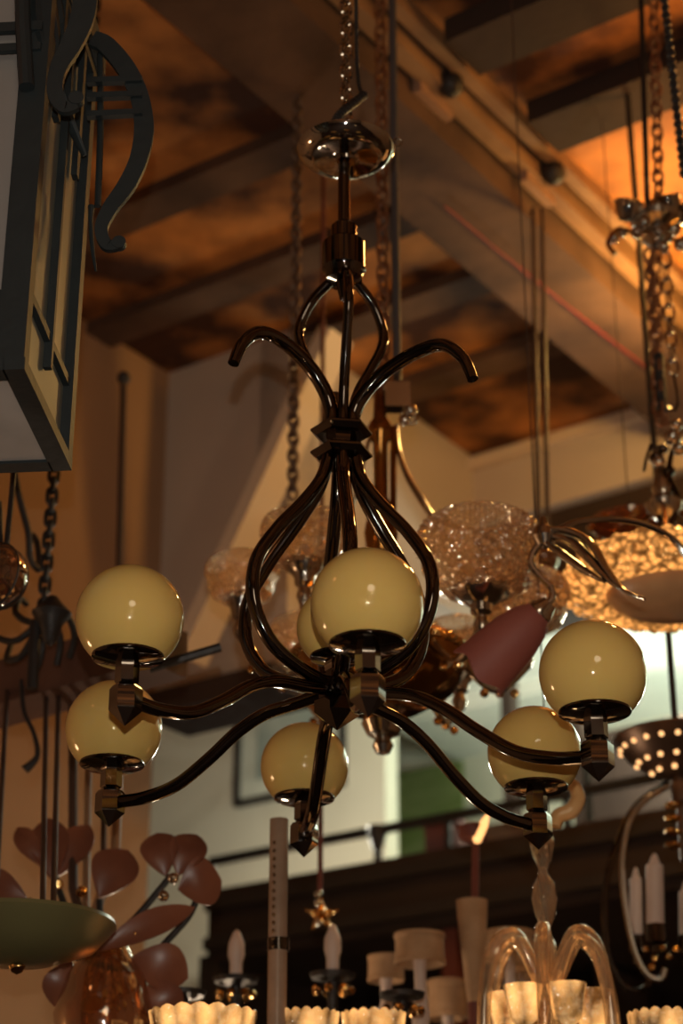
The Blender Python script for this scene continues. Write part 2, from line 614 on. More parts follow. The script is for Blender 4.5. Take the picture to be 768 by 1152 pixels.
# knot: two hexagonal plates with a block between
mb = MB()
kz = ax(512).z - hub.z; kt = ax(487).z - hub.z
kb = Vector((ax(500).x, YC, hub.z))
for zq in (kz, kt):
    mb.lathe([(0, zq - 0.006), (0.035, zq - 0.006), (0.043, zq), (0.043, zq + 0.003), (0.035, zq + 0.008), (0, zq + 0.008)], kb, seg=6, smooth=False, ang0=R(8))
mb.lathe([(0.024, kz - 0.016), (0.019, (kz + kt) / 2), (0.026, kt + 0.012)], kb, seg=6, smooth=False, ang0=R(8))
mb.lathe([(0, kz - 0.016), (0.026, kz - 0.016)], kb, seg=6, smooth=False, ang0=R(8))
mb.build('knot', M_nickel, ch)
# horns (A, C, E) and upper loops (B, D, F)
kt_z = ax(487).z
ztop = ax(316).z
for n, (p, out) in ends.items():
    ho, hzs, hd = {'A': (1.12, 0.97, 0.022), 'C': (1.23, 0.85, 0.030), 'E': (1, 0.9, 0)}.get(n, (1, 1, 0))
    if n in 'ACE':
        prof = [(0.018, kt_z), (0.018, kt_z + 0.03), (0.030, kt_z + 0.060), (0.055, kt_z + 0.090), (0.092, kt_z + 0.112), (0.126, kt_z + 0.113),
                (0.150, kt_z + 0.096), (0.162, kt_z + 0.072)]
        rr = [0.010, 0.010, 0.010, 0.0098, 0.0094, 0.009, 0.008, 0.0072]
        rr = [x * 1.12 for x in rr]
        prof = [(a * (1 + (ho - 1) * min(1, i / 4)), kt_z + (b - kt_z) * hzs - (hd if i == 7 else (hd * 0.45 if i == 6 else 0))) for i, (a, b) in enumerate(prof)]
        nm = 'horn'
    else:
        prof = [(0.016, kt_z), (0.017, kt_z + 0.03), (0.026, kt_z + 0.07), (0.048, kt_z + 0.115), (0.066, kt_z + 0.155), (0.068, kt_z + 0.185), (0.05, kt_z + 0.222),
                (0.022, ztop + 0.004)]
        rr = 0.0078
        nm = 'upper_loop'
    pts = []
    for r_, z_ in prof:
        t = (z_ - hub.z) / (ax(180).z - hub.z)
        base = hub + (ax(180) - hub) * t
        pts.append(Vector((base.x, base.y, z_)) + out * r_)
    mb = MB(); mb.tube(smooth_pts(pts, 8), rr, 14, flat=0.92)
    mb.build(nm, M_nickel, ch)
# turned collar and rod
c0 = ax(318)
hz = lambda py: ax(py).z - c0.z
mb = MB()
mb.lathe([(0, -0.03), (0.006, -0.028), (0.009, -0.015), (0.012, 0.0), (0.026, 0.002), (0.027, hz(308)), (0.0315, hz(304)), (0.0315, hz(276)), (0.029, hz(274)), (0.019, hz(272)),
          (0.019, hz(256)), (0.014, hz(252)), (0.0088, hz(250)), (0.0088, hz(185)), (0, hz(185))], c0, seg=36)
mb.build('collar_and_rod', M_nickel, ch)
# canopy dish, mirror polished, seen from below
cc = ax(181)
dish = [(0.0, -0.002), (0.012, -0.002), (0.013, 0.003), (0.02, 0.005), (0.04, 0.0035), (0.052, 0.007), (0.0605, 0.016), (0.0625, 0.021), (0.061, 0.023), (0.05, 0.026), (0.02, 0.030), (0.0, 0.030)]
dish = [(a * 1.16, b) for a, b in dish]
mb = MB(); mb.lathe(dish, cc, seg=56)
mb.build('canopy_dish', M_chrome, ch)
mb = MB(); mb.torus(at(447, 160, YC), 0.006, 0.0016, (0, 1, 0.4)); mb.build('side_hook', M_chrome, ch)
# chain and taped cable
ct = atz(391, -225, H)
mb = MB(); mb.chain(cc + Z * 0.03, Vector((cc.x, cc.y, H)), 0.026, 0.017, 0.0026, 0.5); mb.build('chain', M_chrome, ch)
tp = [cc + Vector((-0.004, 0, 0.028)), at(378, 150, YC - 0.03), at(377, 138, YC - 0.03), at(384, 127, YC - 0.03), at(397, 117, YC - 0.02), at(410, 106, YC - 0.01)]
tp = smooth_pts(tp, 8)
mb = MB(); mb.tube(tp, [0.0062 + 0.0012 * (i % 2) for i in range(len(tp))], 10)
mb.build('taped_cable', M_tape, ch)
w = [tp[-1], cc + Vector((0.019, 0.004, 0.15)), cc + Vector((0.016, 0.004, 0.3)), cc + Vector((0.012, 0, H - cc.z))]
mb = MB(); mb.tube(smooth_pts(w, 6), 0.0032, 8); mb.build('cable', M_tape, ch)


# ================================================================== surroundings
def thin_glass(name, tint, body=0.25, bodycol=None, gloss=0.06, refl=0.12):
    """thin-walled glass: see-through, some scatter, mirror at grazing angles"""
    m = bpy.data.materials.new(name)
    m.use_nodes = True
    nt = m.node_tree
    N, L = nt.nodes, nt.links
    N.clear()
    out = N.new('ShaderNodeOutputMaterial')
    tr = N.new('ShaderNodeBsdfTransparent'); tr.inputs[0].default_value = (*tint, 1)
    df = N.new('ShaderNodeBsdfDiffuse'); tl = N.new('ShaderNodeBsdfTranslucent')
    bc = bodycol or tint
    nz = N.new('ShaderNodeTexNoise'); nz.inputs['Scale'].default_value = 30
    rp = N.new('ShaderNodeValToRGB')
    rp.color_ramp.elements[0].color = (*[c * 0.8 for c in bc], 1); rp.color_ramp.elements[1].color = (*bc, 1)
    L.new(nz.outputs[0], rp.inputs[0])
    L.new(rp.outputs[0], df.inputs[0]); L.new(rp.outputs[0], tl.inputs[0])
    gl = N.new('ShaderNodeBsdfGlossy'); gl.inputs['Roughness'].default_value = gloss; gl.inputs[0].default_value = (1, 0.95, 0.88, 1)
    m1 = N.new('ShaderNodeMixShader'); m1.inputs[0].default_value = 0.5
    L.new(df.outputs[0], m1.inputs[1]); L.new(tl.outputs[0], m1.inputs[2])
    m2 = N.new('ShaderNodeMixShader'); m2.inputs[0].default_value = body
    L.new(tr.outputs[0], m2.inputs[1]); L.new(m1.outputs[0], m2.inputs[2])
    lw = N.new('ShaderNodeLayerWeight'); lw.inputs[0].default_value = 0.35
    mr = N.new('ShaderNodeMapRange'); mr.inputs['To Min'].default_value = refl; mr.inputs['To Max'].default_value = 0.85
    L.new(lw.outputs['Facing'], mr.inputs[0])
    m3 = N.new('ShaderNodeMixShader'); L.new(mr.outputs[0], m3.inputs[0])
    L.new(m2.outputs[0], m3.inputs[1]); L.new(gl.outputs[0], m3.inputs[2])
    L.new(m3.outputs[0], out.inputs[0])
    return m


def sc(px, py, y):
    """metres per pixel of the photograph at that place"""
    return y / ray(px, py).y / F


M_brass = mat('aged_brass', (0.52, 0.28, 0.09), 0.14, 1.0, noise=(0.36, 0.18, 0.05), scale=12)
M_silver = mat('brushed_silver', (0.62, 0.58, 0.52), 0.16, 1.0, noise=(0.5, 0.46, 0.4), scale=12)
M_gilt = mat('cast_gilt_metal', (0.85, 0.52, 0.20), 0.22, 1.0, bump=0.9, bscale=70, btype='vor', noise=(0.6, 0.33, 0.1), scale=30)
M_iron = mat('wrought_iron', (0.045, 0.04, 0.038), 0.5, 0.6, bump=0.2, bscale=60)
M_greyiron = mat('grey_painted_iron', (0.018, 0.024, 0.026), 0.55, 0.0, noise=(0.015, 0.020, 0.022), scale=14, bump=0.1, bscale=60)
M_rust = mat('rusty_chain_iron', (0.30, 0.13, 0.06), 0.5, 0.6)
M_frost = mat('frosted_glass', (0.18, 0.19, 0.16), 0.5, noise=(0.15, 0.16, 0.135), scale=6)
M_frostw = mat('white_frosted_glass', (0.26, 0.235, 0.22), 0.5, noise=(0.23, 0.21, 0.195), scale=6)
M_cut = thin_glass('cut_glass', (1, 0.86, 0.68), 0.45, (1.0, 0.62, 0.32), 0.10, 0.2)
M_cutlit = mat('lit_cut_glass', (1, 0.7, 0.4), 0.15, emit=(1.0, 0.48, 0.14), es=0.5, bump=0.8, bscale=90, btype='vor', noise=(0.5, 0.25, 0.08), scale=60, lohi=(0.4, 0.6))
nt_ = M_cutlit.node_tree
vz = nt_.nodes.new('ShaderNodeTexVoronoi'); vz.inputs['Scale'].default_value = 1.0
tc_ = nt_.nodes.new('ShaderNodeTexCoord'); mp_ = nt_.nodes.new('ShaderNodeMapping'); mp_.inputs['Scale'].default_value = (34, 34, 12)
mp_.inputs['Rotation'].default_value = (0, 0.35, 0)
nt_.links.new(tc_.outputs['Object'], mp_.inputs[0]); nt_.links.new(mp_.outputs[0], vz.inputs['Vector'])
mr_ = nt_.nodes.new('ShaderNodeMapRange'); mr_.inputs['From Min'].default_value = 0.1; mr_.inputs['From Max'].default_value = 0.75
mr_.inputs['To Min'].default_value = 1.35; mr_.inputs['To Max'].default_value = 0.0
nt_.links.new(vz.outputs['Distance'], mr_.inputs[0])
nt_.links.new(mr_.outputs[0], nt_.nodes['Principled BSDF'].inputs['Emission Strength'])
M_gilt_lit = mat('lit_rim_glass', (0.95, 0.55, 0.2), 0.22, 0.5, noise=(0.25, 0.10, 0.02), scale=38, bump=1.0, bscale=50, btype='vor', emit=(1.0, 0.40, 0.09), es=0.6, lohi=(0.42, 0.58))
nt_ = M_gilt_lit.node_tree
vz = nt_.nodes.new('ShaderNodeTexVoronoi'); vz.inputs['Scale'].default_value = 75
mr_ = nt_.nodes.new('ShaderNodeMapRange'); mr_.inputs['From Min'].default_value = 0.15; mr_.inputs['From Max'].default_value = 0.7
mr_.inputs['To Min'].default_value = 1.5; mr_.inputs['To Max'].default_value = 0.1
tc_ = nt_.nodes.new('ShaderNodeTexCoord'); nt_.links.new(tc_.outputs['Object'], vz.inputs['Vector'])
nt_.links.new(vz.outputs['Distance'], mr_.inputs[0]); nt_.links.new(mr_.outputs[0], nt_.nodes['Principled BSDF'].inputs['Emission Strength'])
M_alab = mat('alabaster', (0.66, 0.38, 0.19), 0.35, noise=(0.46, 0.25, 0.12), scale=7, sss=0.1)
M_red = mat('frosted_red_glass', (0.30, 0.085, 0.06), 0.62, noise=(0.23, 0.06, 0.045), scale=5)
M_pink = mat('rose_frosted_glass', (0.22, 0.078, 0.042), 0.35, noise=(0.15, 0.05, 0.028), scale=9)
M_green = mat('olive_opal_glass', (0.15, 0.13, 0.055), 0.3, noise=(0.12, 0.10, 0.045), scale=5)
M_amber = thin_glass('amber_glass', (0.6, 0.3, 0.12), 0.35, (0.3, 0.12, 0.04), 0.08, 0.15)
M_smoke = thin_glass('smoky_brown_glass', (0.55, 0.34, 0.22), 0.4, (0.22, 0.11, 0.06), 0.06, 0.15)
nt_ = M_cut.node_tree
vz = nt_.nodes.new('ShaderNodeTexVoronoi'); vz.inputs['Scale'].default_value = 95
tc_ = nt_.nodes.new('ShaderNodeTexCoord'); nt_.links.new(tc_.outputs['Object'], vz.inputs['Vector'])
mr_ = nt_.nodes.new('ShaderNodeMapRange'); mr_.inputs['From Min'].default_value = 0.1; mr_.inputs['From Max'].default_value = 0.65
mr_.inputs['To Min'].default_value = 0.8; mr_.inputs['To Max'].default_value = 0.15
nt_.links.new(vz.outputs['Distance'], mr_.inputs[0])
bp_ = nt_.nodes.new('ShaderNodeBump'); bp_.inputs['Strength'].default_value = 0.9; bp_.inputs['Distance'].default_value = 0.006
nt_.links.new(vz.outputs['Distance'], bp_.inputs['Height'])
for n_ in nt_.nodes:
    if n_.type == 'BSDF_GLOSSY':
        nt_.links.new(bp_.outputs[0], n_.inputs['Normal'])
    if n_.type == 'MIX_SHADER' and abs(n_.inputs[0].default_value - 0.45) < 1e-4:
        nt_.links.new(mr_.outputs[0], n_.inputs[0])
M_clear = thin_glass('clear_glass', (1, 0.93, 0.85), 0.15, (0.8, 0.66, 0.5), 0.04, 0.18)
M_candle = mat('cream_candle_sleeve', (0.66, 0.52, 0.44), 0.5)
M_shade = mat('beige_fabric_shade', (0.46, 0.28, 0.15), 0.8, bump=0.3, bscale=200, noise=(0.38, 0.22, 0.11), scale=30)
M_bulb = mat('glowing_bulb', (1, 0.8, 0.5), 0.3, emit=(1.0, 0.62, 0.25), es=6)
M_paint = mat('green_painting_canvas', (0.16, 0.21, 0.06), 0.6, noise=(0.24, 0.28, 0.11), scale=6, stretch=(1, 1, 3))
M_print = mat('dim_print', (0.22, 0.27, 0.24), 0.5, noise=(0.42, 0.44, 0.38), scale=4)
M_mount = mat('pale_card_mount', (0.60, 0.62, 0.52), 0.7)
M_redbrown = mat('red_brown_board', (0.16, 0.04, 0.025), 0.6)
M_cord = mat('brown_cord', (0.06, 0.032, 0.022), 0.6)
M_tube = mat('ribbed_white_tube', (0.36, 0.24, 0.16), 0.25, noise=(0.28, 0.18, 0.12), scale=20)


def one(name, label, cat, mb, m, loc, group=None, kind=None):
    return tag(mb.build(name, m, loc=loc), label, cat, group, kind)


# pale diagonal timbers leaning in front of the tan bulkhead
pl = C1 - U1 * 0.10
mb = MB()
a = onp(378, 376, pl, U1); b = onp(212, 742, pl, U1)
mb.bar(a, b, 0.042, 0.10, U1)
one('diagonal_brace', 'pale timber brace slanting across the tan wall behind the frosted globes', 'beam', mb, M_cream, a)
mb = MB()
a = onp(352, 372, pl - U1 * -0.03, U1); b = onp(420, 372, pl, U1)
# main beam red cable
mb = MB()
mb.tube([atz(500, 232, zb - 0.012), atz(560, 282, zb - 0.012), atz(640, 346, zb - 0.012), atz(735, 420, zb - 0.012)], 0.003, 6)
one('red_cable', 'thin red cable running along the underside of the main ceiling beam', 'cable', mb, mat('red_cable_sheath', (0.22, 0.02, 0.01), 0.6), atz(500, 232, zb - 0.012))

# pale cast brackets bolted beside the main beam
for i, (px, py) in enumerate(((487, 118), (604, 216))):
    p0 = atz(px, py, H - 0.09)
    t = thing('beam_bracket', ('pale bracket bolted beside the main beam just right of the rusty chain', 'pale bracket beside the main beam where the lit ceiling boards begin')[i], 'bracket', p0 + Z * 0.05)
    mb = MB(); mb.box(p0 + Z * 0.03, (0.13, 0.022, 0.07), (U1, U2, Z)); mb.build('plate', mat('rubbed_bracket_paint', (0.36, 0.2, 0.12), 0.7), t)
    mb = MB(); mb.sphere(p0 + U2 * 0.045 + Z * 0.035, 0.03, 16, 10); mb.box(p0 + U2 * 0.03 + Z * 0.07, (0.03, 0.06, 0.04), (U1, U2, Z)); mb.build('bolt', M_iron, t)

# left timber carrying the hanging fixtures
YL = 3.3
a = onp(-30, 790, at(50, 770, YL), U1); b = onp(190, 728, at(50, 770, YL), U1)
mb = MB(); mb.bar(a, b, 0.10, 0.085)
struct('trim_20', mb, mat('reddish_timber', (0.11, 0.05, 0.032), 0.6, noise=(0.07, 0.03, 0.02), scale=8))
mb = MB(); a = at(168, 752, 2.9); b = at(248, 728, 2.9)
mb.tube([a, b], 0.008, 8)
one('iron_rod', 'short black iron rod poking out behind the upper left globe', 'rod', mb, M_iron, a)

# pictures and railing in the loft
pf = B0 - U1 * 0.02


def wall_rect(x0, y0, x1, y1, off=0.0, near=False):
    """corners on the far wall whose left edge spans y0..y1 at x0 and right side reaches x1"""
    p = (PN if near else pf) - U1 * off
    A = onp(x0, y0, p, U1); D = onp(x0, y1, p, U1)
    B = onp(x1, y0, p, U1)
    w = (B - A).dot(U2)
    return A, w, A.z - D.z


def picture(name, label, rect, frame_m, inner, fw=0.02, mount=None):
    A, w, h = wall_rect(*rect, 0.012, bool(mount))
    c = A + U2 * w / 2 - Z * h / 2
    t = thing(name, label, 'picture', c)
    if frame_m:
        mb = MB()
        for s in (-1, 1):
            mb.box(c + U2 * s * (w / 2 - fw / 2), (0.03, fw, h), (U1, U2, Z))
            mb.box(c + Z * s * (h / 2 - fw / 2), (0.03, w - 2 * fw, fw), (U1, U2, Z))
        mb.build('frame', frame_m, t)
    else:
        fw = 0
    mb = MB(); mb.box(c + U1 * 0.006, (0.012, w - 2 * fw, h - 2 * fw), (U1, U2, Z))
    mb.build('canvas' if not mount else 'mount', inner if not mount else M_mount, t)
    if mount:
        mb = MB(); mb.box(c - U1 * 0.003, (0.008, w * 0.6, h * 0.62), (U1, U2, Z))
        mb.build('print', inner, t)
    return t


picture('framed_picture', 'black framed picture on the pale loft wall behind the rear globe', (268, 772, 388, 908), M_iron, M_print, 0.022, True)
picture('green_painting', 'unframed green canvas leaning on the pale wall above the railing', (436, 872, 520, 975), None, M_paint)

rl = C2 + U1 * 0.02


def rp_(px, py):
    return onp(px, py, rl, U1)


t = thing('loft_railing', 'thin black iron railing along the edge of the dark mezzanine', 'railing', rp_(400, 960))
a, b = rp_(236, 970), rp_(800, 868)
b.z = a.z
mb = MB(); mb.bar(a, b, 0.02, 0.025); mb.build('top_rail', M_iron, t)
for px in (238, 425, 505, 640):
    q = rp_(px, 960); q.z = a.z
    mb = MB(); mb.box(q + Z * ((zs - a.z) / 2), (0.018, 0.018, a.z - zs), (U1, U2, Z)); mb.build('post', M_iron, t)
q = rp_(424, 935); q.z = a.z
mb = MB(); mb.lathe([(0.004, -0.09), (0.03, -0.01), (0.03, 0.012), (0.0, 0.014)], q, seg=10); mb.build('clamp', M_iron, t)
# under-mezzanine posts
for i, (px, m_, lb) in enumerate(((498, M_redbrown, 'red-brown post holding the mezzanine right of the drum lampshades'), (240, M_iron, 'dark post holding the left end of the mezzanine'))):
    q = rp_(px, 1000) + U1 * 0.05
    mb = MB(); mb.box(Vector((q.x, q.y, (zs - 0.22) / 2)), (0.05, 0.05, zs - 0.22), (U1, U2, Z)); one('support_post', lb, 'post', mb, m_, Vector((q.x, q.y, 0)))
# counter/table behind, out of the frame, where the lower lamps stand
TZ = at(384, 1225, 2.6).z
TX = 0.42
t = thing('display_table', 'long dark display table carrying lamps at the foot of the picture', 'table', (TX, 3.45, 0))
mb = MB(); mb.box((TX, 3.45, TZ - 0.02), (2.2, 1.5, 0.04)); mb.build('table_top', M_beamdark, t)
for sx in (-1, 1):
    for sy in (-1, 1):
        mb = MB(); mb.box((TX + sx * 1.0, 3.45 + sy * 0.65, (TZ - 0.04) / 2), (0.08, 0.08, TZ - 0.04)); mb.build('leg', M_beamdark, t)


def hang(root, px, py, y, kind='chain', m=None, r=0.003, L=0.03, top=None, name=None, rot=0.4, toppx=None):
    """a chain or cord from the point up to the ceiling"""
    a = at(px, py, y)
    zt_ = H if top is None else top
    b = Vector((a.x, a.y, zt_))
    if toppx is not None:
        b.x = at(toppx[0], toppx[1], y).x
        k = (zt_ - a.z) / (at(toppx[0], toppx[1], y).z - a.z)
        b.x = a.x + (b.x - a.x) * k
    mb = MB()
    if kind == 'chain':
        mb.chain(a, b, L, L * 0.62, r, rot)
    else:
        mb.tube([a, b], r, 8)
    return mb.build(name or kind, m or M_iron, root)


# ------------------------------------------------------------------ chandelier with cut-glass shades behind
Y2 = 3.1
ax2 = at(430, 770, Y2)
c2 = thing('cut_glass_chandelier', 'brass and chrome chandelier with clear cut-glass shades hanging behind the globes', 'chandelier', ax2)
s2 = sc(430, 770, Y2)


def a2(py):
    return Vector((ax2.x, Y2, at(430, py, Y2).z))


def shade_wav(n, amp, z0, z1):
    def f(r, h, a):
        if z0 < h < z1:
            k = (h - z0) / (z1 - z0)
            e = math.sin(math.pi * min(1, max(0, k)))
            d = abs(math.sin(n * a / 2 + h * n * 7.0)) * abs(math.sin(n * a / 2 - h * n * 7.0))
            return r * (1 + amp * d * min(1, e * 3)), h
        return r, h
    return f


def glass_shade(c, rad, parent, hk=0.95, seg=228):
    prof = [(0.32, -0.80), (0.58, -0.76), (0.84, -0.60), (0.965, -0.34), (1.0, 0.0)]
    for i in range(22):
        k = i / 21
        prof.append((1.0 - 0.40 * k ** 3.2, 0.04 + 0.70 * k - 0.02 * k ** 4))
    prof.append((0.52, 0.75))
    prof = [(a * rad, b * rad * hk) for a, b in prof]
    mb = MB()
    mb.lathe(prof, c, seg=seg, wav=shade_wav(38, 0.11, 0.0, 0.6 * rad))
    return mb.build('glass_shade', M_cut, parent, sharp=60)


# body
b0 = a2(770)
mb = MB()
hz = lambda py: a2(py).z - b0.z
mb.lathe([(0, hz(850)), (0.012, hz(847)), (0.018, hz(839)), (0.013, hz(831)), (0.027, hz(826)), (0.036, hz(814)), (0.028, hz(802)), (0.05, hz(796))], b0, seg=28)
mb.build('finial', M_silver, c2)
mb = MB()
mb.lathe([(0.03, hz(800)), (0.07, hz(796)), (0.115, hz(778)), (0.142, hz(752)), (0.150, hz(738)), (0.146, hz(734)), (0.10, hz(736)), (0.03, hz(730))], b0, seg=64,
         wav=lambda r, h, a: (r * (1 + (0.03 * abs(math.sin(10 * a)) if r > 0.1 else 0)), h))
mb.build('brass_bowl', M_brass, c2)
mb = MB(); mb.torus(b0 + Z * hz(742), 0.152, 0.008, seg=64); mb.build('bowl_rim', M_gilt, c2)
mb = MB()
mb.lathe([(0.03, hz(735)), (0.018, hz(720)), (0.026, hz(700)), (0.014, hz(680)), (0.014, hz(640)), (0.024, hz(625)), (0.03, hz(600)), (0.022, hz(575)), (0.013, hz(560)),
          (0.013, hz(500)), (0.022, hz(490)), (0.022, hz(480)), (0.012, hz(470)), (0.010, hz(440)), (0, hz(438))], b0, seg=32)
mb.build('column', M_brass, c2)
mb = MB(); mb.tube([b0 + Vector((0.02, 0.01, hz(640))), b0 + Vector((0.024, 0.0, hz(480)))], 0.006, 8); mb.build('side_tube', M_brass, c2)
# clamp and ornament on top
q = at(452, 452, Y2)
mb = MB(); mb.box(at(447, 447, Y2), (0.045, 0.03, 0.05)); mb.sphere(at(461, 462, Y2), 0.014, 12, 8); mb.sphere(at(455, 472, Y2), 0.011, 12, 8)
mb.torus(at(461, 470, Y2), 0.012, 0.003, (0, 1, 0)); mb.build('clamp', M_silver, c2)
hang(c2, 447, 440, Y2, 'strap', mat('grey_strap', (0.08, 0.07, 0.07), 0.6), 0.008)
hang(c2, 432, 446, Y2, 'chain', M_rust, 0.0036, 0.036, rot=0.9)
# leaf arms above the shades
pts = [at(446, 478, Y2), at(448, 505, Y2), at(458, 535, Y2), at(474, 562, Y2), at(488, 584, Y2)]
mb = MB(); mb.tube(smooth_pts(pts, 8), [0.006, 0.009, 0.012, 0.013, 0.009], 10, flat=0.5); mb.build('leaf_arm', M_silver, c2)
pts = [at(420, 478, Y2), at(412, 505, Y2), at(404, 540, Y2), at(396, 572, Y2)]
mb = MB(); mb.tube(smooth_pts(pts, 8), [0.005, 0.008, 0.008, 0.005], 10, flat=0.5); mb.build('leaf_arm', M_silver, c2)
sh = [(272, 650, 39, 3.15), (343, 606, 47, 3.0), (539, 622, 67, 2.85), (588, 676, 50, 3.1), (240, 700, 0, 3.2), (515, 728, 44, 3.3), (345, 720, 40, 3.35)]
for (px, py, rr, y) in sh:
    if rr == 0:
        continue
    c = at(px, py, y)
    rad = rr * sc(px, py, y)
    g = glass_shade(c, rad, c2)
    zb_ = -0.80 * rad * 0.95
    mb = MB()
    mb.lathe([(0.0, zb_ - 0.066), (0.010, zb_ - 0.064), (0.014, zb_ - 0.05), (0.010, zb_ - 0.036), (0.017, zb_ - 0.03), (0.018, zb_ - 0.018), (0.030 * rad / 0.09, zb_ - 0.010), (0.044 * rad / 0.09, zb_ + 0.004),
              (0.046 * rad / 0.09, zb_ + 0.010), (0.012, zb_ + 0.004)], c, seg=24, wav=lambda r, h, a: (r * (1 + (0.06 * math.sin(8 * a) if r > 0.026 else 0)), h))
    mb.build('shade_cup', M_silver, c2)
    mb = MB(); mb.lathe([(0.011, zb_ + 0.005), (0.012, zb_ + 0.03), (0.008, zb_ + 0.04), (0, zb_ + 0.042)], c, seg=12)
    mb.build('bulb_socket', M_candle, c2)
    e = c + Z * (zb_ - 0.06)
    d = Vector((e.x - b0.x, e.y - b0.y, 0))
    r1 = b0 + d.normalized() * 0.14 + Z * hz(748)
    mid = (r1 + e) / 2 + Z * -0.045
    mb = MB(); mb.tube(smooth_pts([r1, mid, e], 8), [0.009, 0.007, 0.010], 10); mb.build('arm', M_silver, c2)
    for k in range(3):
        mb = MB(); w_ = r1.lerp(e, 0.3 + 0.25 * k) + Z * -0.05
        mb.sphere(w_, 0.008, 12, 8); mb.build('glass_drop', M_gilt, c2)

# ------------------------------------------------------------------ fixture with red tulip shade
Y3 = 2.7
h3 = at(612, 602, Y3)
c3 = thing('red_tulip_lamp', 'silver leaf-armed pendant with a dusky red tulip shade right of the front globe', 'pendant lamp', h3)
mb = MB(); mb.lathe([(0, -0.022), (0.012, -0.018), (0.020, -0.004), (0.016, 0.010), (0.008, 0.016), (0.004, 0.03), (0, 0.03)], h3, seg=20); mb.build('hub', M_silver, c3)
for pts, rr in (
        ([(606, 596), (640, 598), (665, 612), (682, 640), (702, 664), (725, 674)], [0.006, 0.011, 0.012, 0.010, 0.007, 0.0035]),
        ([(612, 602), (642, 610), (664, 630), (684, 652), (705, 666)], [0.006, 0.013, 0.014, 0.009, 0.003]),
        ([(610, 606), (630, 622), (655, 640), (680, 655)], [0.005, 0.012, 0.011, 0.003])):
    P = [at(x, y, Y3 - 0.02 * i) for i, (x, y) in enumerate(pts)]
    mb = MB(); mb.tube(smooth_pts(P, 8), rr, 12, flat=0.55); mb.build('leaf_arm', M_silver, c3)
P = [at(626, 597, Y3), at(650, 587, Y3 + 0.02), at(690, 584, Y3 + 0.04), at(730, 592, Y3 + 0.06), at(762, 612, Y3 + 0.08), at(800, 665, Y3 + 0.1), at(850, 700, Y3 + 0.12), at(890, 660, Y3 + 0.13), Vector((at(895, 600, Y3 + 0.13).x, Y3 + 0.13, 2.9)), Vector((at(895, 600, Y3 + 0.13).x, Y3 + 0.13, H))]
mb = MB(); mb.tube(smooth_pts(P, 8), 0.0052, 10); mb.build('arched_arm', M_silver, c3)
P = [at(616, 606, Y3), at(602, 618, Y3), at(597, 634, Y3), at(608, 650, Y3), at(620, 662, Y3), at(620, 674, Y3), at(608, 688, Y3)]
mb = MB(); mb.tube(smooth_pts(P, 8), [0.006, 0.0062, 0.0058, 0.0055, 0.0055, 0.0055, 0.005], 10); mb.build('curled_stem', M_silver, c3)
ca = at(612, 684, Y3); cb = at(538, 756, Y3 + 0.045)
ax_ = (cb - ca).normalized(); Lh = (cb - ca).length
s3 = sc(570, 720, Y3)
mb = MB()
mb.lathe([(0.0, -0.012), (0.012, -0.012), (0.016, -0.002), (0.021, 0.006), (0.021, 0.014), (0.018, 0.016)], ca, ax_, seg=24); mb.build('shade_cap', M_silver, c3)
mb = MB()
mb.lathe([(0.018, 0.008), (0.022, 0.012), (0.032, 0.03), (0.040, 0.06), (0.0445, Lh * 0.75), (0.048, Lh), (0.0462, Lh), (0.038, 0.06), (0.020, 0.015)], ca, ax_, seg=40,
         wav=lambda r, h, a: (r, h + (0.006 * math.cos(4 * a) if h > Lh * 0.9 else 0)))
mb.build('tulip_shade', M_red, c3)
P = [at(615, 690, Y3), at(619, 698, Y3), at(613, 706, Y3)]
mb = MB(); mb.tube(smooth_pts(P, 6), 0.002, 6); mb.build('wire_tail', M_silver, c3)
qc = at(611, 628, 3.85)
t = thing('dark_globe_pendant', 'dim little pendant on two long brown cords, hidden behind the silver leaf arms', 'pendant lamp', qc)
mb = MB(); mb.sphere(qc, 0.035, 20, 12); mb.build('globe', M_smoke, t)
for dx in (-5, 5):
    hang(t, 611 + dx, 612, 3.85, 'cord', M_cord, 0.0055, top=zb + 0.02, toppx=(605 + dx, 270))

# ------------------------------------------------------------------ alabaster bowl pendant with gilt rim, and its crown
Y4 = 3.15
b4 = at(757, 662, Y4)
c4 = thing('alabaster_bowl_pendant', 'marbled alabaster bowl pendant with a wide beaded gilt rim at the right edge', 'pendant lamp', b4)
s4 = sc(757, 662, Y4)
RB = 122 * s4
mb = MB()
mb.lathe([(0, -0.046), (RB * 0.20, -0.044), (RB * 0.42, -0.036), (RB * 0.58, -0.020), (RB * 0.66, 0.002), (RB * 0.64, 0.012), (0, 0.0)], b4, seg=56); mb.build('alabaster_bowl', M_alab, c4)
mb = MB()
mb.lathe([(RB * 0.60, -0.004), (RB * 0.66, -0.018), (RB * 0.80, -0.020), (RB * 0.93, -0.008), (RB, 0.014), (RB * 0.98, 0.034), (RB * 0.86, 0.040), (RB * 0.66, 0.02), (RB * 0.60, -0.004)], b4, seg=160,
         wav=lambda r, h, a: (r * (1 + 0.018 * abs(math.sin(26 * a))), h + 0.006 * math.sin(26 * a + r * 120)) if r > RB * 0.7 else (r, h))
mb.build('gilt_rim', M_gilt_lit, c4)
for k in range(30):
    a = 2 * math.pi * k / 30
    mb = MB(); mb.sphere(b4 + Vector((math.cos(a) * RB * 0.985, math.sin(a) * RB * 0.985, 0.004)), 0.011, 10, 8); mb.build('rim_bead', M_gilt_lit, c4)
for k in range(4):
    a = 2 * math.pi * k / 4 + 0.5
    mb = MB(); mb.sphere(b4 + Vector((math.cos(a) * RB * 0.63, math.sin(a) * RB * 0.63, -0.008)), 0.009, 10, 8); mb.build('bowl_clip', M_nickel, c4)
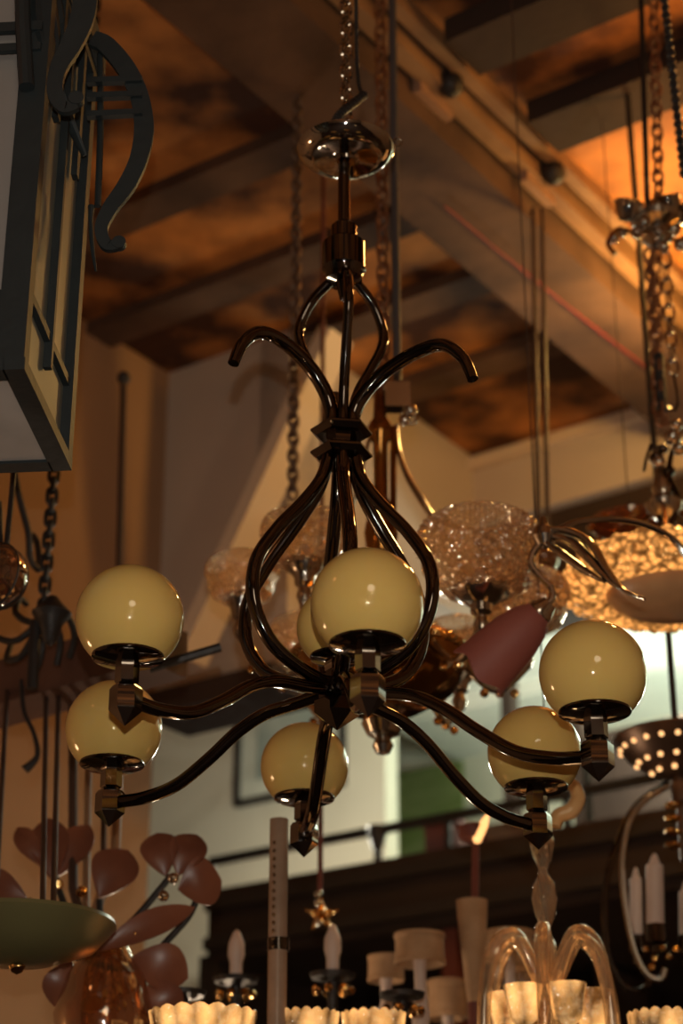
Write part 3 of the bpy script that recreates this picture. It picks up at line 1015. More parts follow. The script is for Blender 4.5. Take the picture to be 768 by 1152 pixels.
for k in range(3):
    a = 2 * math.pi * k / 3 + 0.3
    P = [b4 + Vector((math.cos(a) * RB * 0.9, math.sin(a) * RB * 0.9, 0.03)), b4 + Vector((math.cos(a) * RB * 0.6, math.sin(a) * RB * 0.6, 0.09)), at(745, 560, Y4)]
    mb = MB(); mb.tube(smooth_pts(P, 6), 0.005, 8); mb.build('suspension_rod', M_brass, c4)
# cast knot
kc = at(747, 575, Y4)
mb = MB()
mb.lathe([(0, -0.05), (0.02, -0.04), (0.012, -0.02), (0.03, 0.0), (0.034, 0.015), (0.016, 0.03), (0.02, 0.045), (0.012, 0.07), (0.006, 0.1), (0, 0.1)], kc, seg=24); mb.build('knot', M_silver, c4)
for k, (px, py, rr) in enumerate(((738, 515, 9), (756, 492, 11), (760, 478, 8), (745, 505, 7), (741, 520, 8), (764, 505, 9), (752, 530, 8))):
    mb = MB(); mb.sphere(at(px, py, Y4 - 0.02 * (k % 3)), rr * s4, 14, 9, 0.8); mb.build('crystal', M_nickel if k % 3 == 0 else M_silver, c4)
for pts in ([(744, 600), (742, 570), (748, 545), (740, 520)], [(756, 590), (762, 560), (752, 535), (756, 505)], [(732, 500), (727, 515), (724, 530)]):
    mb = MB(); mb.tube(smooth_pts([at(x, y, Y4 - 0.01) for x, y in pts], 8), [0.006, 0.005, 0.006, 0.004] if len(pts) == 4 else 0.003, 8); mb.build('scroll', M_nickel, c4)
# chains from the knot to the crown
cr = at(738, 252, Y4)
mb = MB(); mb.chain(at(744, 478, Y4), at(730, 282, Y4), 0.03, 0.02, 0.0034, 0.2); mb.chain(at(741, 478, Y4 + 0.02), at(736, 282, Y4 + 0.02), 0.032, 0.024, 0.0034, 0.9)
mb.build('heavy_chain', M_rust, c4)
mb = MB(); mb.chain(at(757, 420, Y4 - 0.03), at(748, 285, Y4 - 0.03), 0.034, 0.020, 0.0026, 0.2); mb.build('thin_chain', M_silver, c4)
mb = MB(); mb.tube(smooth_pts([at(757, 420, Y4 - 0.03), at(762, 450, Y4 - 0.03), at(758, 462, Y4 - 0.03), at(750, 458, Y4 - 0.03)], 6), 0.0026, 6); mb.build('hook', M_nickel, c4)
mb = MB(); mb.tube([at(741, 400, Y4), at(745, 462, Y4)], 0.011, 10); mb.build('wrapped_cable', M_tape, c4)
# crown of chromed cups
mb = MB(); mb.lathe([(0.012, -0.05), (0.03, -0.035), (0.02, -0.015), (0.045, 0.0), (0.05, 0.012), (0.02, 0.02), (0.012, 0.05), (0, 0.05)], cr, seg=28); mb.build('crown_body', M_silver, c4)
for k, (px, py, rr) in enumerate(((706, 236, 15), (752, 230, 14), (772, 240, 15), (724, 250, 9), (740, 262, 10), (758, 258, 9), (716, 262, 8), (746, 278, 8), (732, 272, 7), (765, 275, 8), (700, 262, 6), (690, 268, 7))):
    q = at(px, py, Y4 - 0.05 + 0.03 * (k % 3))
    mb = MB()
    if rr > 12:
        r_ = rr * s4
        mb.lathe([(0, -r_), (r_ * 0.6, -r_ * 0.85), (r_, -r_ * 0.2), (r_ * 1.1, r_ * 0.45), (r_ * 1.25, r_ * 0.6), (r_, r_ * 0.5), (0.3 * r_, 0)], q, (0.2 if px < 730 else -0.2, -0.3, 1), seg=24)
        mb.build('cup', M_chrome, c4)
    else:
        mb.sphere(q, rr * s4, 10, 7); mb.build('bead', M_silver if k % 2 else M_chrome, c4)
for pts in ([(735, 255), (715, 262), (695, 258), (684, 274), (692, 286)], [(740, 262), (760, 270), (778, 262)]):
    mb = MB(); mb.tube(smooth_pts([at(x, y, Y4) for x, y in pts], 8), 0.005, 8); mb.build('scroll', M_brass, c4)
hang(c4, 728, 232, Y4, 'cord', M_iron, 0.006, toppx=(721, 0), name='cable')
hang(c4, 741, 232, Y4, 'chain', M_rust, 0.0032, 0.034, toppx=(735, 0))
# bead string at the edge
q = at(769, 195, 2.8)
mb = MB()
zz = q.z
while zz < H:
    mb.sphere(Vector((q.x - (zz - q.z) * 0.02, q.y, zz)), 0.0085, 10, 7); zz += 0.017
one('bead_string', 'string of glossy black beads hanging at the upper right edge', 'beads', mb, M_tape, q)

# small gilt lamp crown above the bowl (sparkles left of the knot)
q = at(708, 592, 3.6)
t = thing('gilt_lamp_crown', 'small gilt lamp crown with glass drops seen above the alabaster bowl', 'pendant lamp', q)
mb = MB(); mb.lathe([(0, -0.03), (0.05, -0.02), (0.08, 0.0), (0.082, 0.01), (0.05, 0.018), (0, 0.03)], q, seg=32); mb.build('dish', M_amber, t)
for k in range(8):
    a = k * math.pi / 4
    mb = MB(); mb.sphere(q + Vector((math.cos(a) * 0.078, math.sin(a) * 0.078, -0.004)), 0.009, 10, 7); mb.build('drop', M_gilt, t)
hang(t, 708, 588, 3.6, 'cord', M_cord, 0.0012)

# ------------------------------------------------------------------ lantern at upper left
YN = 1.98
ln = at(20, 420, YN)
zb5 = ln.z
f2 = atz(69, 523, zb5)
W2 = (f2 - ln); W2.z = 0
SD = W2.length
D1 = W2.normalized()                    # away
D2 = Vector((D1.y, -D1.x, 0))           # right
print('lantern side', SD, ln, f2)
HL = 0.62
lc = ln + D1 * SD / 2 - D2 * SD / 2
t5 = thing('square_lantern', 'large grey iron lantern with frosted glass panels in the upper left corner', 'lantern', lc)
cor = {'near_right': ln, 'far_right': ln + D1 * SD, 'near_left': ln - D2 * SD, 'far_left': ln + D1 * SD - D2 * SD}
for n_, c in cor.items():
    mb = MB(); mb.box(c + Z * HL / 2 - D2 * (0.008 if n_ == 'near_right' else 0), (0.022, 0.034 if n_ == 'near_right' else 0.022, HL), (D1, D2, Z)); mb.build('corner_post', M_greyiron, t5)
mb = MB()
e = 0.026
for zq in (0.006, HL - 0.01):
    mb = MB()
    mb.box(ln + D1 * SD / 2 + Z * zq - D2 * 0.002, (SD + e, e, 0.016), (D1, D2, Z))
    mb.box(ln - D2 * SD + D1 * SD / 2 + Z * zq, (SD + e, e, 0.016), (D1, D2, Z))
    mb.box(ln - D2 * SD / 2 + Z * zq, (e, SD - e, 0.016), (D1, D2, Z))
    mb.box(ln - D2 * SD / 2 + D1 * SD + Z * zq, (e, SD - e, 0.016), (D1, D2, Z))
    mb.build('rail_frame', M_greyiron, t5)
zmr = at(22, 325, YN).z - zb5
mb = MB()
mb.box(ln + D1 * SD / 2 + Z * zmr, (SD, 0.012, 0.012), (D1, D2, Z))
mb.build('cross_bar', M_greyiron, t5)
zcb = at(43, 415, YN + SD / 2).z - zb5
mb = MB(); mb.box(ln + D1 * SD * 0.5 + Z * ((HL + zcb) / 2) + D2 * 0.004, (0.009, 0.010, HL - zcb), (D1, D2, Z)); mb.build('centre_bar', M_greyiron, t5)
for k, (u_, py_) in enumerate(((0.26, 135), (0.76, 200))):
    z0_ = at(50, py_, YN + SD * u_).z - zb5
    mb = MB(); mb.box(ln + D1 * SD * u_ + Z * ((z0_ + HL) / 2) + D2 * 0.006, (0.014, 0.008, HL - z0_), (D1, D2, Z)); mb.build('short_bar', M_greyiron, t5)
mb = MB(); mb.box(ln + D1 * SD / 2 + Z * HL / 2 - D2 * 0.004, (SD - 0.02, 0.004, HL - 0.01), (D1, D2, Z)); mb.build('side_pane', M_frost, t5)
mb = MB(); mb.box(ln - D2 * SD / 2 + Z * (HL / 2 + zmr / 2) + D1 * 0.004, (0.004, SD - 0.02, HL - zmr), (D1, D2, Z)); mb.build('front_pane', M_frostw, t5)
mb = MB(); mb.box(ln - D2 * SD / 2 + Z * (zmr / 2) + D1 * 0.002, (0.006, SD - 0.01, zmr), (D1, D2, Z)); mb.build('kick_panel', M_greyiron, t5)
mb = MB(); mb.box(ln - D2 * SD / 2 + D1 * SD / 2 + Z * 0.004, (SD - 0.02, SD - 0.02, 0.004), (D1, D2, Z)); mb.build('bottom_pane', mat('pale_bottom_glass', (0.5, 0.46, 0.43), 0.5), t5)
mb = MB(); mb.box(lc + Z * (HL + 0.02), (SD + 0.04, SD + 0.04, 0.04), (D1, D2, Z)); mb.lathe([(0.11, 0.04 + HL), (0.03, HL + 0.12), (0, HL + 0.12)], lc, seg=4, smooth=False); mb.build('roof', M_greyiron, t5)
for k, (z0_, z1_) in enumerate(((26, 36), (50, 58))):
    za = at(10, z0_, YN - 0.01).z; zb6 = at(10, z1_, YN - 0.01).z
    mb = MB(); mb.box(ln - D2 * SD / 2 - D1 * 0.012 + Z * ((za + zb6) / 2 - zb5), (0.008, SD, za - zb6), (D1, D2, Z)); mb.build('front_bar', M_greyiron, t5)
mb = MB(); mb.tube([at(24, -60, YN - 0.02), at(26, 30, YN - 0.02), at(30, 98, YN - 0.02)], 0.010, 10); mb.build('front_rod', M_greyiron, t5)
for s_ in range(7):
    mb = MB()
    P = [at(44 + 6 * s_, -20, YN + 0.02 * s_), at(42 + 8 * s_, 20, YN + 0.02 * s_), at(48 + 7 * s_, 50, YN + 0.03 * s_), at(50 + 6 * s_, 74, YN + 0.03 * s_)]
    mb.tube(smooth_pts(P, 6), [0.010, 0.016, 0.014, 0.005], 8, flat=0.6); mb.build('cast_leaf', M_greyiron, t5)
P = [at(60, 95, YN + 0.1), at(75, 130, YN + 0.12), at(95, 175, YN + 0.15)]
mb = MB(); mb.tube(smooth_pts(P, 6), [0.014, 0.010, 0.004], 8, flat=0.6); mb.build('cast_leaf', M_greyiron, t5)


def ribbon(pts, widths, y, thick=0.008):
    """flat scroll plate: centre line in picture points at distance y, widths in px, cut from sheet of real thickness"""
    C = [at(px, py, y) for px, py in pts]
    C = smooth_pts(C, 8)
    n = len(C)
    Wd = []
    for i in range(n):
        f = i * (len(widths) - 1) / (n - 1)
        k = min(len(widths) - 2, int(f))
        Wd.append((widths[k] * (1 - f + k) + widths[k + 1] * (f - k)) * sc(100, 100, y))
    N_ = Vector((0, 1, 0))
    mb = MB()
    vs = []
    for i in range(n):
        t_ = (C[min(n - 1, i + 1)] - C[max(0, i - 1)]); t_.y = 0; t_.normalize()
        s_ = t_.cross(N_)
        for sg, yy in ((-1, -1), (1, -1), (1, 1), (-1, 1)):
            vs.append(C[i] + s_ * sg * Wd[i] / 2 + N_ * yy * thick / 2)
    fs = [(0, 1, 2, 3), tuple(4 * (n - 1) + k for k in (3, 2, 1, 0))]
    for i in range(n - 1):
        for k in range(4):
            fs.append((4 * i + k, 4 * i + (k + 1) % 4, 4 * i + 4 + (k + 1) % 4, 4 * i + 4 + k))
    mb.add(vs, fs, False)
    return mb


mb = ribbon([(98, -60), (97, -20), (93, 20), (80, 52), (66, 78), (62, 104), (72, 122), (86, 118)], [28, 28, 28, 26, 22, 18, 18, 14, 14], YN - 0.03)
mb.lathe([(0, -0.005), (0.0095, -0.005), (0.0095, 0.005), (0, 0.005)], at(86, 112, YN - 0.03), (0, 1, 0), seg=20)
mb.build('scroll_plate', M_greyiron, t5)
mb = ribbon([(104, 44), (120, 52), (142, 78), (157, 110), (162, 145), (156, 180), (142, 210), (124, 235), (114, 258), (120, 276), (132, 276)], [20, 22, 22, 21, 22, 20, 20, 17, 14, 13, 12], YN + 0.14)
mb.lathe([(0, -0.005), (0.009, -0.005), (0.009, 0.005), (0, 0.005)], at(134, 274, YN + 0.14), (0, 1, 0), seg=20)
mb.build('scroll_plate', M_greyiron, t5)
for (ya, yb) in ((92, 90), (109, 107), (130, 127)):
    mb = MB(); mb.bar(at(98, ya, YN + 0.135), at(160, yb, YN + 0.135), 0.010, 0.0085); mb.build('bracket_bar', M_greyiron, t5)
mb = MB(); mb.tube([at(113, 60, YN + 0.15), at(113, 150, YN + 0.15), at(110, 232, YN + 0.15)], 0.0045, 8); mb.build('bracket_rod', M_greyiron, t5)
mb = MB(); mb.tube(smooth_pts([at(103, 232, YN + 0.15), at(102, 250, YN + 0.15), at(104, 280, YN + 0.15), at(108, 305, YN + 0.15)], 6), [0.005, 0.003, 0.003, 0.0015], 8); mb.build('drop_spike', M_greyiron, t5)
mb = MB(); mb.tube([Vector((lc.x, lc.y, zb5 + HL + 0.1)), Vector((lc.x, lc.y, H))], 0.008, 8); mb.build('hanging_rod', M_greyiron, t5)
# two cords reaching down below the lantern
for i, (x0, y0, x1, y1) in enumerate(((8, 520, 22, 580),)):
    mb = MB(); mb.tube([at(x0, y0, 3.0), at(x1, y1, 3.0), at(30, 625, 3.0)], 0.006, 8)

# ------------------------------------------------------------------ left-hand fixtures
Y6 = 2.65
q = at(-8, 648, Y6)
t = thing('smoky_globe_pendant', 'smoky brown glass globe pendant cut off by the left edge', 'pendant lamp', q)
s6 = sc(0, 648, Y6)
mb = MB(); mb.sphere(q, 40 * s6, 36, 22, 0.98); mb.build('glass_globe', M_smoke, t)
for k in range(5):
    a = k * math.pi / 5
    P = [q + Vector((math.cos(a) * math.sin(u_) * 39.5, math.sin(a) * math.sin(u_) * 39.5, math.cos(u_) * 39.5)) * s6 for u_ in [2 * math.pi * j / 24 for j in range(24)]]
    mb = MB(); mb.tube(P, 0.0018, 6, closed=True); mb.build('lead_line', M_iron, t)
mb = MB(); mb.tube(smooth_pts([q + Z * 0.075, q + Vector((0.0, 0, 0.12)), at(12, 570, Y6), Vector((at(12, 570, Y6).x, Y6, H))], 6), 0.0045, 8); mb.build('stem', M_iron, t)

q = at(58, 690, 3.05)
t = thing('wrought_iron_chandelier', 'black wrought iron chandelier with curled arms at the left behind the globes', 'chandelier', q)
mb = MB(); mb.chain(at(48, 690, 3.05), at(60, 540, 3.05), 0.03, 0.016, 0.004, 0.3); p_ = at(60, 540, 3.05); mb.chain(p_, Vector((p_.x + 0.02, p_.y, H)), 0.03, 0.016, 0.004, 0.3); mb.build('chain', M_iron, t)
mb = MB(); mb.lathe([(0, -0.06), (0.012, -0.05), (0.02, -0.02), (0.034, 0.0), (0.02, 0.015), (0.008, 0.03), (0, 0.03)], q, seg=16); mb.build('hub', M_iron, t)
for pts in ([(58, 690), (40, 712), (24, 738), (8, 742), (12, 726)], [(58, 690), (36, 700), (18, 690), (22, 674), (30, 680)], [(58, 688), (76, 694), (84, 716), (78, 740)],
            [(58, 692), (50, 716), (46, 740), (38, 760)], [(56, 688), (20, 720), (-8, 716)], [(14, 520), (22, 560), (32, 600), (34, 628), (44, 640), (42, 612), (36, 602)],
            [(60, 694), (68, 720), (64, 748)]):
    mb = MB(); mb.tube(smooth_pts([at(x, y, 3.05 + 0.02 * i) for i, (x, y) in enumerate(pts)], 8), 0.006, 8); mb.build('curled_arm', M_iron, t)
mb = MB(); mb.tube([at(40, 700, 3.06), at(36, 775, 3.06)], 0.010, 8); mb.build('centre_rod', M_iron, t)
# cable and hook on the left wall
q = at(139, 425, 3.9)
t = thing('wall_hook', 'dark round hook with a long cable hanging against the left wall', 'hook', q)
mb = MB(); mb.sphere(q, 0.016, 14, 9); mb.build('knob', M_iron, t)
mb = MB(); mb.tube([q, at(134, 640, 3.9), at(131, 780, 3.9)], 0.008, 8); mb.build('cable', M_cord, t)

# stiff cords in the lower left
ztim = at(100, 775, 3.3).z
P = [at(24, 765, 3.2), at(27, 800, 3.2), at(38, 825, 3.2), at(42, 850, 3.2), at(28, 866, 3.2)]
mb = MB(); mb.tube(smooth_pts(P, 8), [0.004, 0.004, 0.004, 0.005, 0.009], 8)
one('loose_flex', 'loose curling flex with a dark plug end at the far left', 'cable', mb, M_iron, P[0])

# ------------------------------------------------------------------ leaf-shade chandelier lower left
Y7 = 3.05
q = at(100, 1040, Y7)
t7 = thing('leaf_shade_chandelier', 'chandelier with rose frosted leaf-shaped glass shades in the lower left', 'chandelier', q)


def leaf(px, py, ang, L, Wd, y, m, parent, tip=1.0, lean=0.25):
    """a domed leaf of glass: base at px,py, pointing at ang (0 up, clockwise), L and Wd in px"""
    L *= 1.12; Wd *= 1.15
    s_ = sc(px, py, y)
    b_ = at(px, py, y)
    a = R(ang)
    dv = Vector((math.sin(a), lean, math.cos(a))).normalized()
    sv = dv.cross(Vector((0, 1, 0))).normalized()
    nv = sv.cross(dv).normalized()
    n, k_ = 14, 9
    for th in (0.0,):
        vs, fs = [], []
        for side in (0, 1):
            for i in range(n + 1):
                u_ = i / n
                hw = Wd * s_ * 0.5 * (math.sin(math.pi * min(1, u_ ** 1.15)) ** 0.75) * (1 if u_ < 0.98 else 0.15)
                for j in range(k_):
                    v_ = -1 + 2 * j / (k_ - 1)
                    notch = -0.0
                    cup_ = (1 - v_ * v_) * 0.22 * hw - 0.02 * math.sin(u_ * 3.1)
                    vs.append(b_ + dv * (u_ * L * s_) + sv * (v_ * hw) + nv * (cup_ + side * 0.004))
        o2 = (n + 1) * k_
        for i in range(n):
            for j in range(k_ - 1):
                a0 = i * k_ + j
                fs.append((a0, a0 + 1, a0 + k_ + 1, a0 + k_))
                fs.append((o2 + a0, o2 + a0 + k_, o2 + a0 + k_ + 1, o2 + a0 + 1))
        for i in range(n):
            for j in (0, k_ - 1):
                a0 = i * k_ + j
                fs.append((a0, a0 + k_, o2 + a0 + k_, o2 + a0))
        mb = MB(); mb.add(vs, fs)
    return mb.build('leaf_shade', m, parent, sharp=80)


leaf(186, 985, -14, 50, 38, Y7, M_pink, t7)
leaf(200, 985, 20, 50, 38, Y7, M_pink, t7)
leaf(200, 1000, 75, 46, 50, Y7, M_pink, t7)
leaf(60, 990, -10, 72, 40, Y7 + 0.1, M_pink, t7)
leaf(66, 985, 25, 64, 34, Y7 + 0.12, M_pink, t7)
leaf(48, 975, -35, 55, 22, Y7 + 0.1, M_pink, t7)
leaf(112, 1010, 25, 60, 48, Y7 + 0.05, M_pink, t7)
leaf(108, 1070, 62, 112, 28, Y7 - 0.05, M_pink, t7)
leaf(30, 1010, -75, 60, 40, Y7, M_pink, t7)
leaf(150, 1075, 110, 60, 46, Y7, M_pink, t7)
leaf(80, 1080, 200, 48, 34, Y7, M_pink, t7)
leaf(170, 1100, 150, 48, 40, Y7, M_pink, t7)
for pts in ([(90, 1080), (120, 1060), (150, 1035), (180, 1000), (192, 985)], [(90, 1080), (80, 1040), (66, 1000), (62, 985)], [(90, 1080), (110, 1050), (112, 1012)], [(90, 1080), (60, 1050), (32, 1012)],
            [(92, 1080), (150, 1088), (205, 1040), (222, 1010)]):
    mb = MB(); mb.tube(smooth_pts([at(x, y, Y7 + 0.02) for x, y in pts], 8), 0.0055, 8); mb.build('arm', M_iron, t7)
for (px, py) in ((195, 988), (184, 1008), (92, 1003), (65, 995), (152, 1052), (90, 1064), (118, 1064), (126, 1062)):
    mb = MB(); mb.sphere(at(px, py, Y7 - 0.04), 0.009, 12, 8); mb.build('nut', M_chrome if px > 180 else M_gilt, t7)
qa = at(118, 1120, Y7)
mb = MB(); mb.lathe([(0, -0.16), (0.03, -0.13), (0.07, -0.08), (0.078, -0.03), (0.06, 0.03), (0.04, 0.06), (0.03, 0.08), (0.034, 0.09)], qa, seg=36); mb.build('amber_vase', M_amber, t7)
mb = MB(); mb.tube([at(100, 1075, Y7), Vector((at(100, 1075, Y7).x, Y7, at(90, 1060, Y7).z))], 0.02, 12); mb.build('hub', M_iron, t7)
M_tan = mat('tan_cord', (0.30, 0.16, 0.08), 0.5)
for i, (x0, x1, y1, r_) in enumerate(((82, 82, 1000, 0.008), (101, 97, 1005, 0.006), (118, 116, 1010, 0.005), (136, 130, 960, 0.008))):
    mb = MB(); mb.tube([at(x0, 770, Y7 + 0.28), at(x1, y1, Y7 + 0.1), at(97, 1055, Y7 + 0.05)], r_, 8); mb.build('suspension_rod', M_cord if i % 2 == 0 else M_tan, t7)
# olive glass dish
q = at(22, 1050, 2.75)
t = thing('olive_glass_dish_lamp', 'shallow olive-green glass dish pendant low at the left edge', 'pendant lamp', q)
s_ = sc(22, 1040, 2.75); rr = 108 * s_
mb = MB(); mb.lathe([(0, -0.040), (rr * 0.4, -0.036), (rr * 0.8, -0.016), (rr, 0.016), (rr * 0.985, 0.022), (rr * 0.7, 0.004), (0, -0.012)], q + Z * -0.004, seg=64); mb.build('dish', M_green, t)
mb = MB(); mb.lathe([(0.0, -0.058), (0.008, -0.054), (0.012, -0.046), (0.0, -0.038)], q, seg=14); mb.build('finial', M_gilt, t)
for k, (x0, x1, y1) in enumerate(((8, -6, 1030), (52, 48, 1020), (66, 60, 1020))):
    mb = MB(); mb.tube([at(x0, 772, 3.3), at(x1, y1, 2.78)], 0.0045, 8); mb.build('suspension_cord', M_cord, t)

# ------------------------------------------------------------------ lower middle and right
# slim glass column lamp
ta, tb = at(314, 922, 2.95), at(311, 1160, 2.95)
t = thing('glass_column_lamp', 'tall slim ribbed glass column rising below the rear globe', 'lamp', Vector((tb.x, tb.y, TZ)))
mb = MB(); mb.tube([Vector((tb.x, tb.y, TZ + 0.02)), ta], 0.0145, 20); mb.build('column', M_tube, t)
mb = MB(); mb.tube([at(313, 1056, 2.95), at(313, 1070, 2.95)], 0.0165, 20); mb.build('band', M_nickel, t)
for k in range(14):
    mb = MB(); mb.sphere(at(308.5 - 0.1 * k, 948 + 9 * k, 2.935), 0.0032, 8, 6); mb.build('stud', M_chrome, t)
mb = MB(); mb.lathe([(0.0, 0.0), (0.06, 0.0), (0.06, 0.015), (0.03, 0.03), (0.0, 0.03)], Vector((tb.x, tb.y, TZ)), seg=32); mb.build('base', M_nickel, t)

# crystal lamps with lit cut-glass bowls along the bottom edge
for i, (px, w_, lb) in enumerate(((228, 60, 'lit cut-glass bowl at the foot of the picture left of the glass column'),
                                  (345, 36, 'small lit cut-glass bowl just right of the glass column'),
                                  (420, 36, 'lit cut-glass bowl right of the two others along the bottom edge'),
                                  (745, 38, 'lit cut-glass bowl in the bottom right corner'))):
    y_ = 2.85 if i == 0 else 2.98 + 0.12 * (i == 2)
    q = at(px, 1156, y_); s_ = sc(px, 1150, y_)
    t = thing('cut_glass_bowl_lamp', lb, 'lamp', Vector((q.x, q.y, TZ)), 'lit cut-glass bowls')
    rr = w_ * s_
    mb = MB(); mb.lathe([(0.02, -0.05), (rr * 0.6, -0.045), (rr * 0.92, -0.01), (rr, 0.016), (rr * 0.96, 0.018), (rr * 0.5, 0.0)], q, seg=72,
                        wav=lambda r, h, a: (r * (1 + 0.03 * abs(math.sin(9 * a))), h + (0.005 * abs(math.sin(9 * a)) if h > 0 else 0)))
    mb.build('cut_glass_bowl', M_cutlit, t)
    mb = MB(); mb.tube([q + Z * -0.05, Vector((q.x, q.y, TZ + 0.02))], 0.012, 12); mb.lathe([(0, 0), (0.07, 0), (0.06, 0.012), (0.015, 0.03)], Vector((q.x, q.y, TZ)), seg=28); mb.build('stand', M_brass, t)

# candle lamps on dark drip dishes
for i, (px, py, k_, lb) in enumerate(((265, 1103, 1.0, 'candle lamp on a dark drip dish left of the glass column'),
                                      (374, 1098, 1.0, 'candle lamp on a dark drip dish right of the glass column'),
                                      (206, 1118, 0.9, 'dark drip dish candle holder furthest left along the bottom'),
                                      (452, 1120, 0.9, 'dark drip dish holder beneath the drum lampshades'))):
    y_ = (3.45, 3.35, 3.22, 3.27)[i]
    q = at(px, py, y_); s_ = sc(px, py, y_)
    t = thing('candle_lamp', lb, 'lamp', Vector((q.x, q.y, TZ)), 'candle lamps behind the lit bowls')
    mb = MB(); mb.lathe([(0, -0.012), (24 * s_, -0.004), (26 * s_, 0.004), (24 * s_, 0.002), (0.012, -0.002), (0, 0)], q, seg=32); mb.build('drip_dish', M_iron, t)
    if i < 2:
        mb = MB(); mb.lathe([(0, 0.0), (0.011, 0.0), (0.011, 0.03), (0.015, 0.045), (0.014, 0.065), (0.006, 0.085), (0, 0.09)], q, seg=16); mb.build('candle_bulb', M_candle, t)
    mb = MB(); mb.tube([q, Vector((q.x, q.y, TZ))], 0.009, 10); mb.lathe([(0, 0), (0.06, 0), (0.05, 0.012), (0.01, 0.025)], Vector((q.x, q.y, TZ)), seg=24)
    mb.build('stand', M_iron, t)
    for k in range(7):
        a = k * 0.9
        mb = MB(); mb.sphere(q + Vector((math.cos(a) * 0.03, math.sin(a) * 0.03, -0.024)), 0.008, 10, 7); mb.build('glass_drop', M_gilt, t)

# star drop on a red-brown cord
q = at(362, 1030, 3.62)
t = thing('star_drop', 'small glass star drop hanging on a red-brown cord below the rear globe', 'ornament', q)
mb = MB()
for k in range(5):
    a = k * 1.2566
    mb.lathe([(0, 0), (0.010, 0.008), (0, 0.034)], q, (math.sin(a), 0, math.cos(a)), seg=6, smooth=False)
mb.build('star', M_gilt, t)
for dy in (-24, -14, 8):
    mb = MB(); mb.sphere(at(358, 1030 + dy, 3.6), 0.008, 12, 8); mb.build('bead', M_chrome, t)
mb = MB(); mb.tube([at(360, 1005, 3.62), Vector((at(360, 1005, 3.62).x, 3.62, at(360, 800, 3.62).z))], 0.005, 8)
a_ = at(360, 800, 3.62); mb.tube([Vector((at(360, 1005, 3.62).x, 3.62, a_.z)), Vector((at(360, 1005, 3.62).x, 3.62, H))], 0.005, 8)
mb.build('cord', M_redbrown, t)


def drum(px, py, w_, h_, y_, lb, name='drum_shade_lamp', r0=1.0):
    q = at(px, py, y_); s_ = sc(px, py, y_)
    t = thing(name, lb, 'lamp', Vector((q.x, q.y, TZ)))
    rr, hh = w_ * s_ / 2, h_ * s_
    mb = MB(); mb.lathe([(rr * 0.94, -hh / 2), (rr, -hh / 2), (rr, -hh * 0.36), (rr * 0.96, -hh * 0.33), (rr * 0.95 * r0, hh * 0.33), (rr * r0, hh * 0.36), (rr * r0, hh / 2), (rr * 0.9 * r0, hh / 2), (rr * 0.9, -hh / 2 + 0.002)], q, seg=40)
    mb.build('lamp_shade', M_shade, t)
    mb = MB(); mb.lathe([(0, TZ - q.z), (0.06, TZ - q.z), (0.05, TZ - q.z + 0.015), (0.012, TZ - q.z + 0.03), (0.016, -hh * 2), (0.01, -hh * 1.2), (0.012, 0.0), (0, 0)], q, seg=20); mb.build('stand', M_candle, t)
    mb = MB(); mb.box(q, (rr * 1.86, 0.004, 0.004)); mb.box(q, (0.004, rr * 1.86, 0.004)); mb.build('shade_spider', M_brass, t)


drum(472, 1068, 58, 34, 3.5, 'beige drum lampshade, upper of the pair left of the red-brown post')
drum(434, 1090, 42, 28, 3.75, 'beige drum lampshade, lower and left of its taller neighbour')
drum(572, 1064, 58, 30, 3.8, 'wide beige drum lampshade right of the red-brown post')
drum(590, 1082, 60, 34, 4.0, 'dim beige drum lampshade half hidden by the twisted glass chandelier')
drum(503, 1125, 46, 42, 3.95, 'beige shade low at the bottom between the dishes and the glass arms')
# tapering woven shade and flame-shaped lamp above it
q = at(532, 1065, 3.5); s_ = sc(532, 1065, 3.5)
t = thing('tall_tapered_lamp', 'tall narrow tapered beige shade standing left of the twisted glass column', 'lamp', Vector((q.x, q.y, TZ)))
mb = MB(); mb.lathe([(18 * s_, 52 * s_), (16 * s_, 20 * s_), (11 * s_, -30 * s_), (8 * s_, -62 * s_), (6 * s_, -62 * s_), (10 * s_, 0), (16 * s_, 52 * s_), (18 * s_, 52 * s_)], q, seg=28); mb.build('tapered_shade', M_shade, t)
mb = MB(); mb.tube([Vector((q.x, q.y, TZ)), q + Z * (-60 * s_)], 0.012, 10); mb.build('stand', M_redbrown, t)
q = at(541, 934, 3.5)
t = thing('flame_bulb_pendant', 'glowing slanted flame bulb on a dark red stem above the drum shades', 'lamp', q)
mb = MB(); d_ = (at(550, 915, 3.5) - at(536, 948, 3.5)).normalized(); mb.lathe([(0, -0.028), (0.008, -0.022), (0.009, 0.01), (0.004, 0.03), (0, 0.034)], q, d_, seg=14); mb.build('flame_bulb', mat('flame_bulb_glow', (1, 0.6, 0.3), 0.3, emit=(1, 0.5, 0.17), es=1.6), t)
mb = MB(); mb.tube([at(535, 950, 3.5), at(534, 1012, 3.5)], 0.007, 8); mb.lathe([(0, -0.02), (0.026, -0.01), (0.03, 0.012), (0.012, 0.02)], at(532, 938, 3.52), seg=16); mb.build('stem', M_redbrown, t)

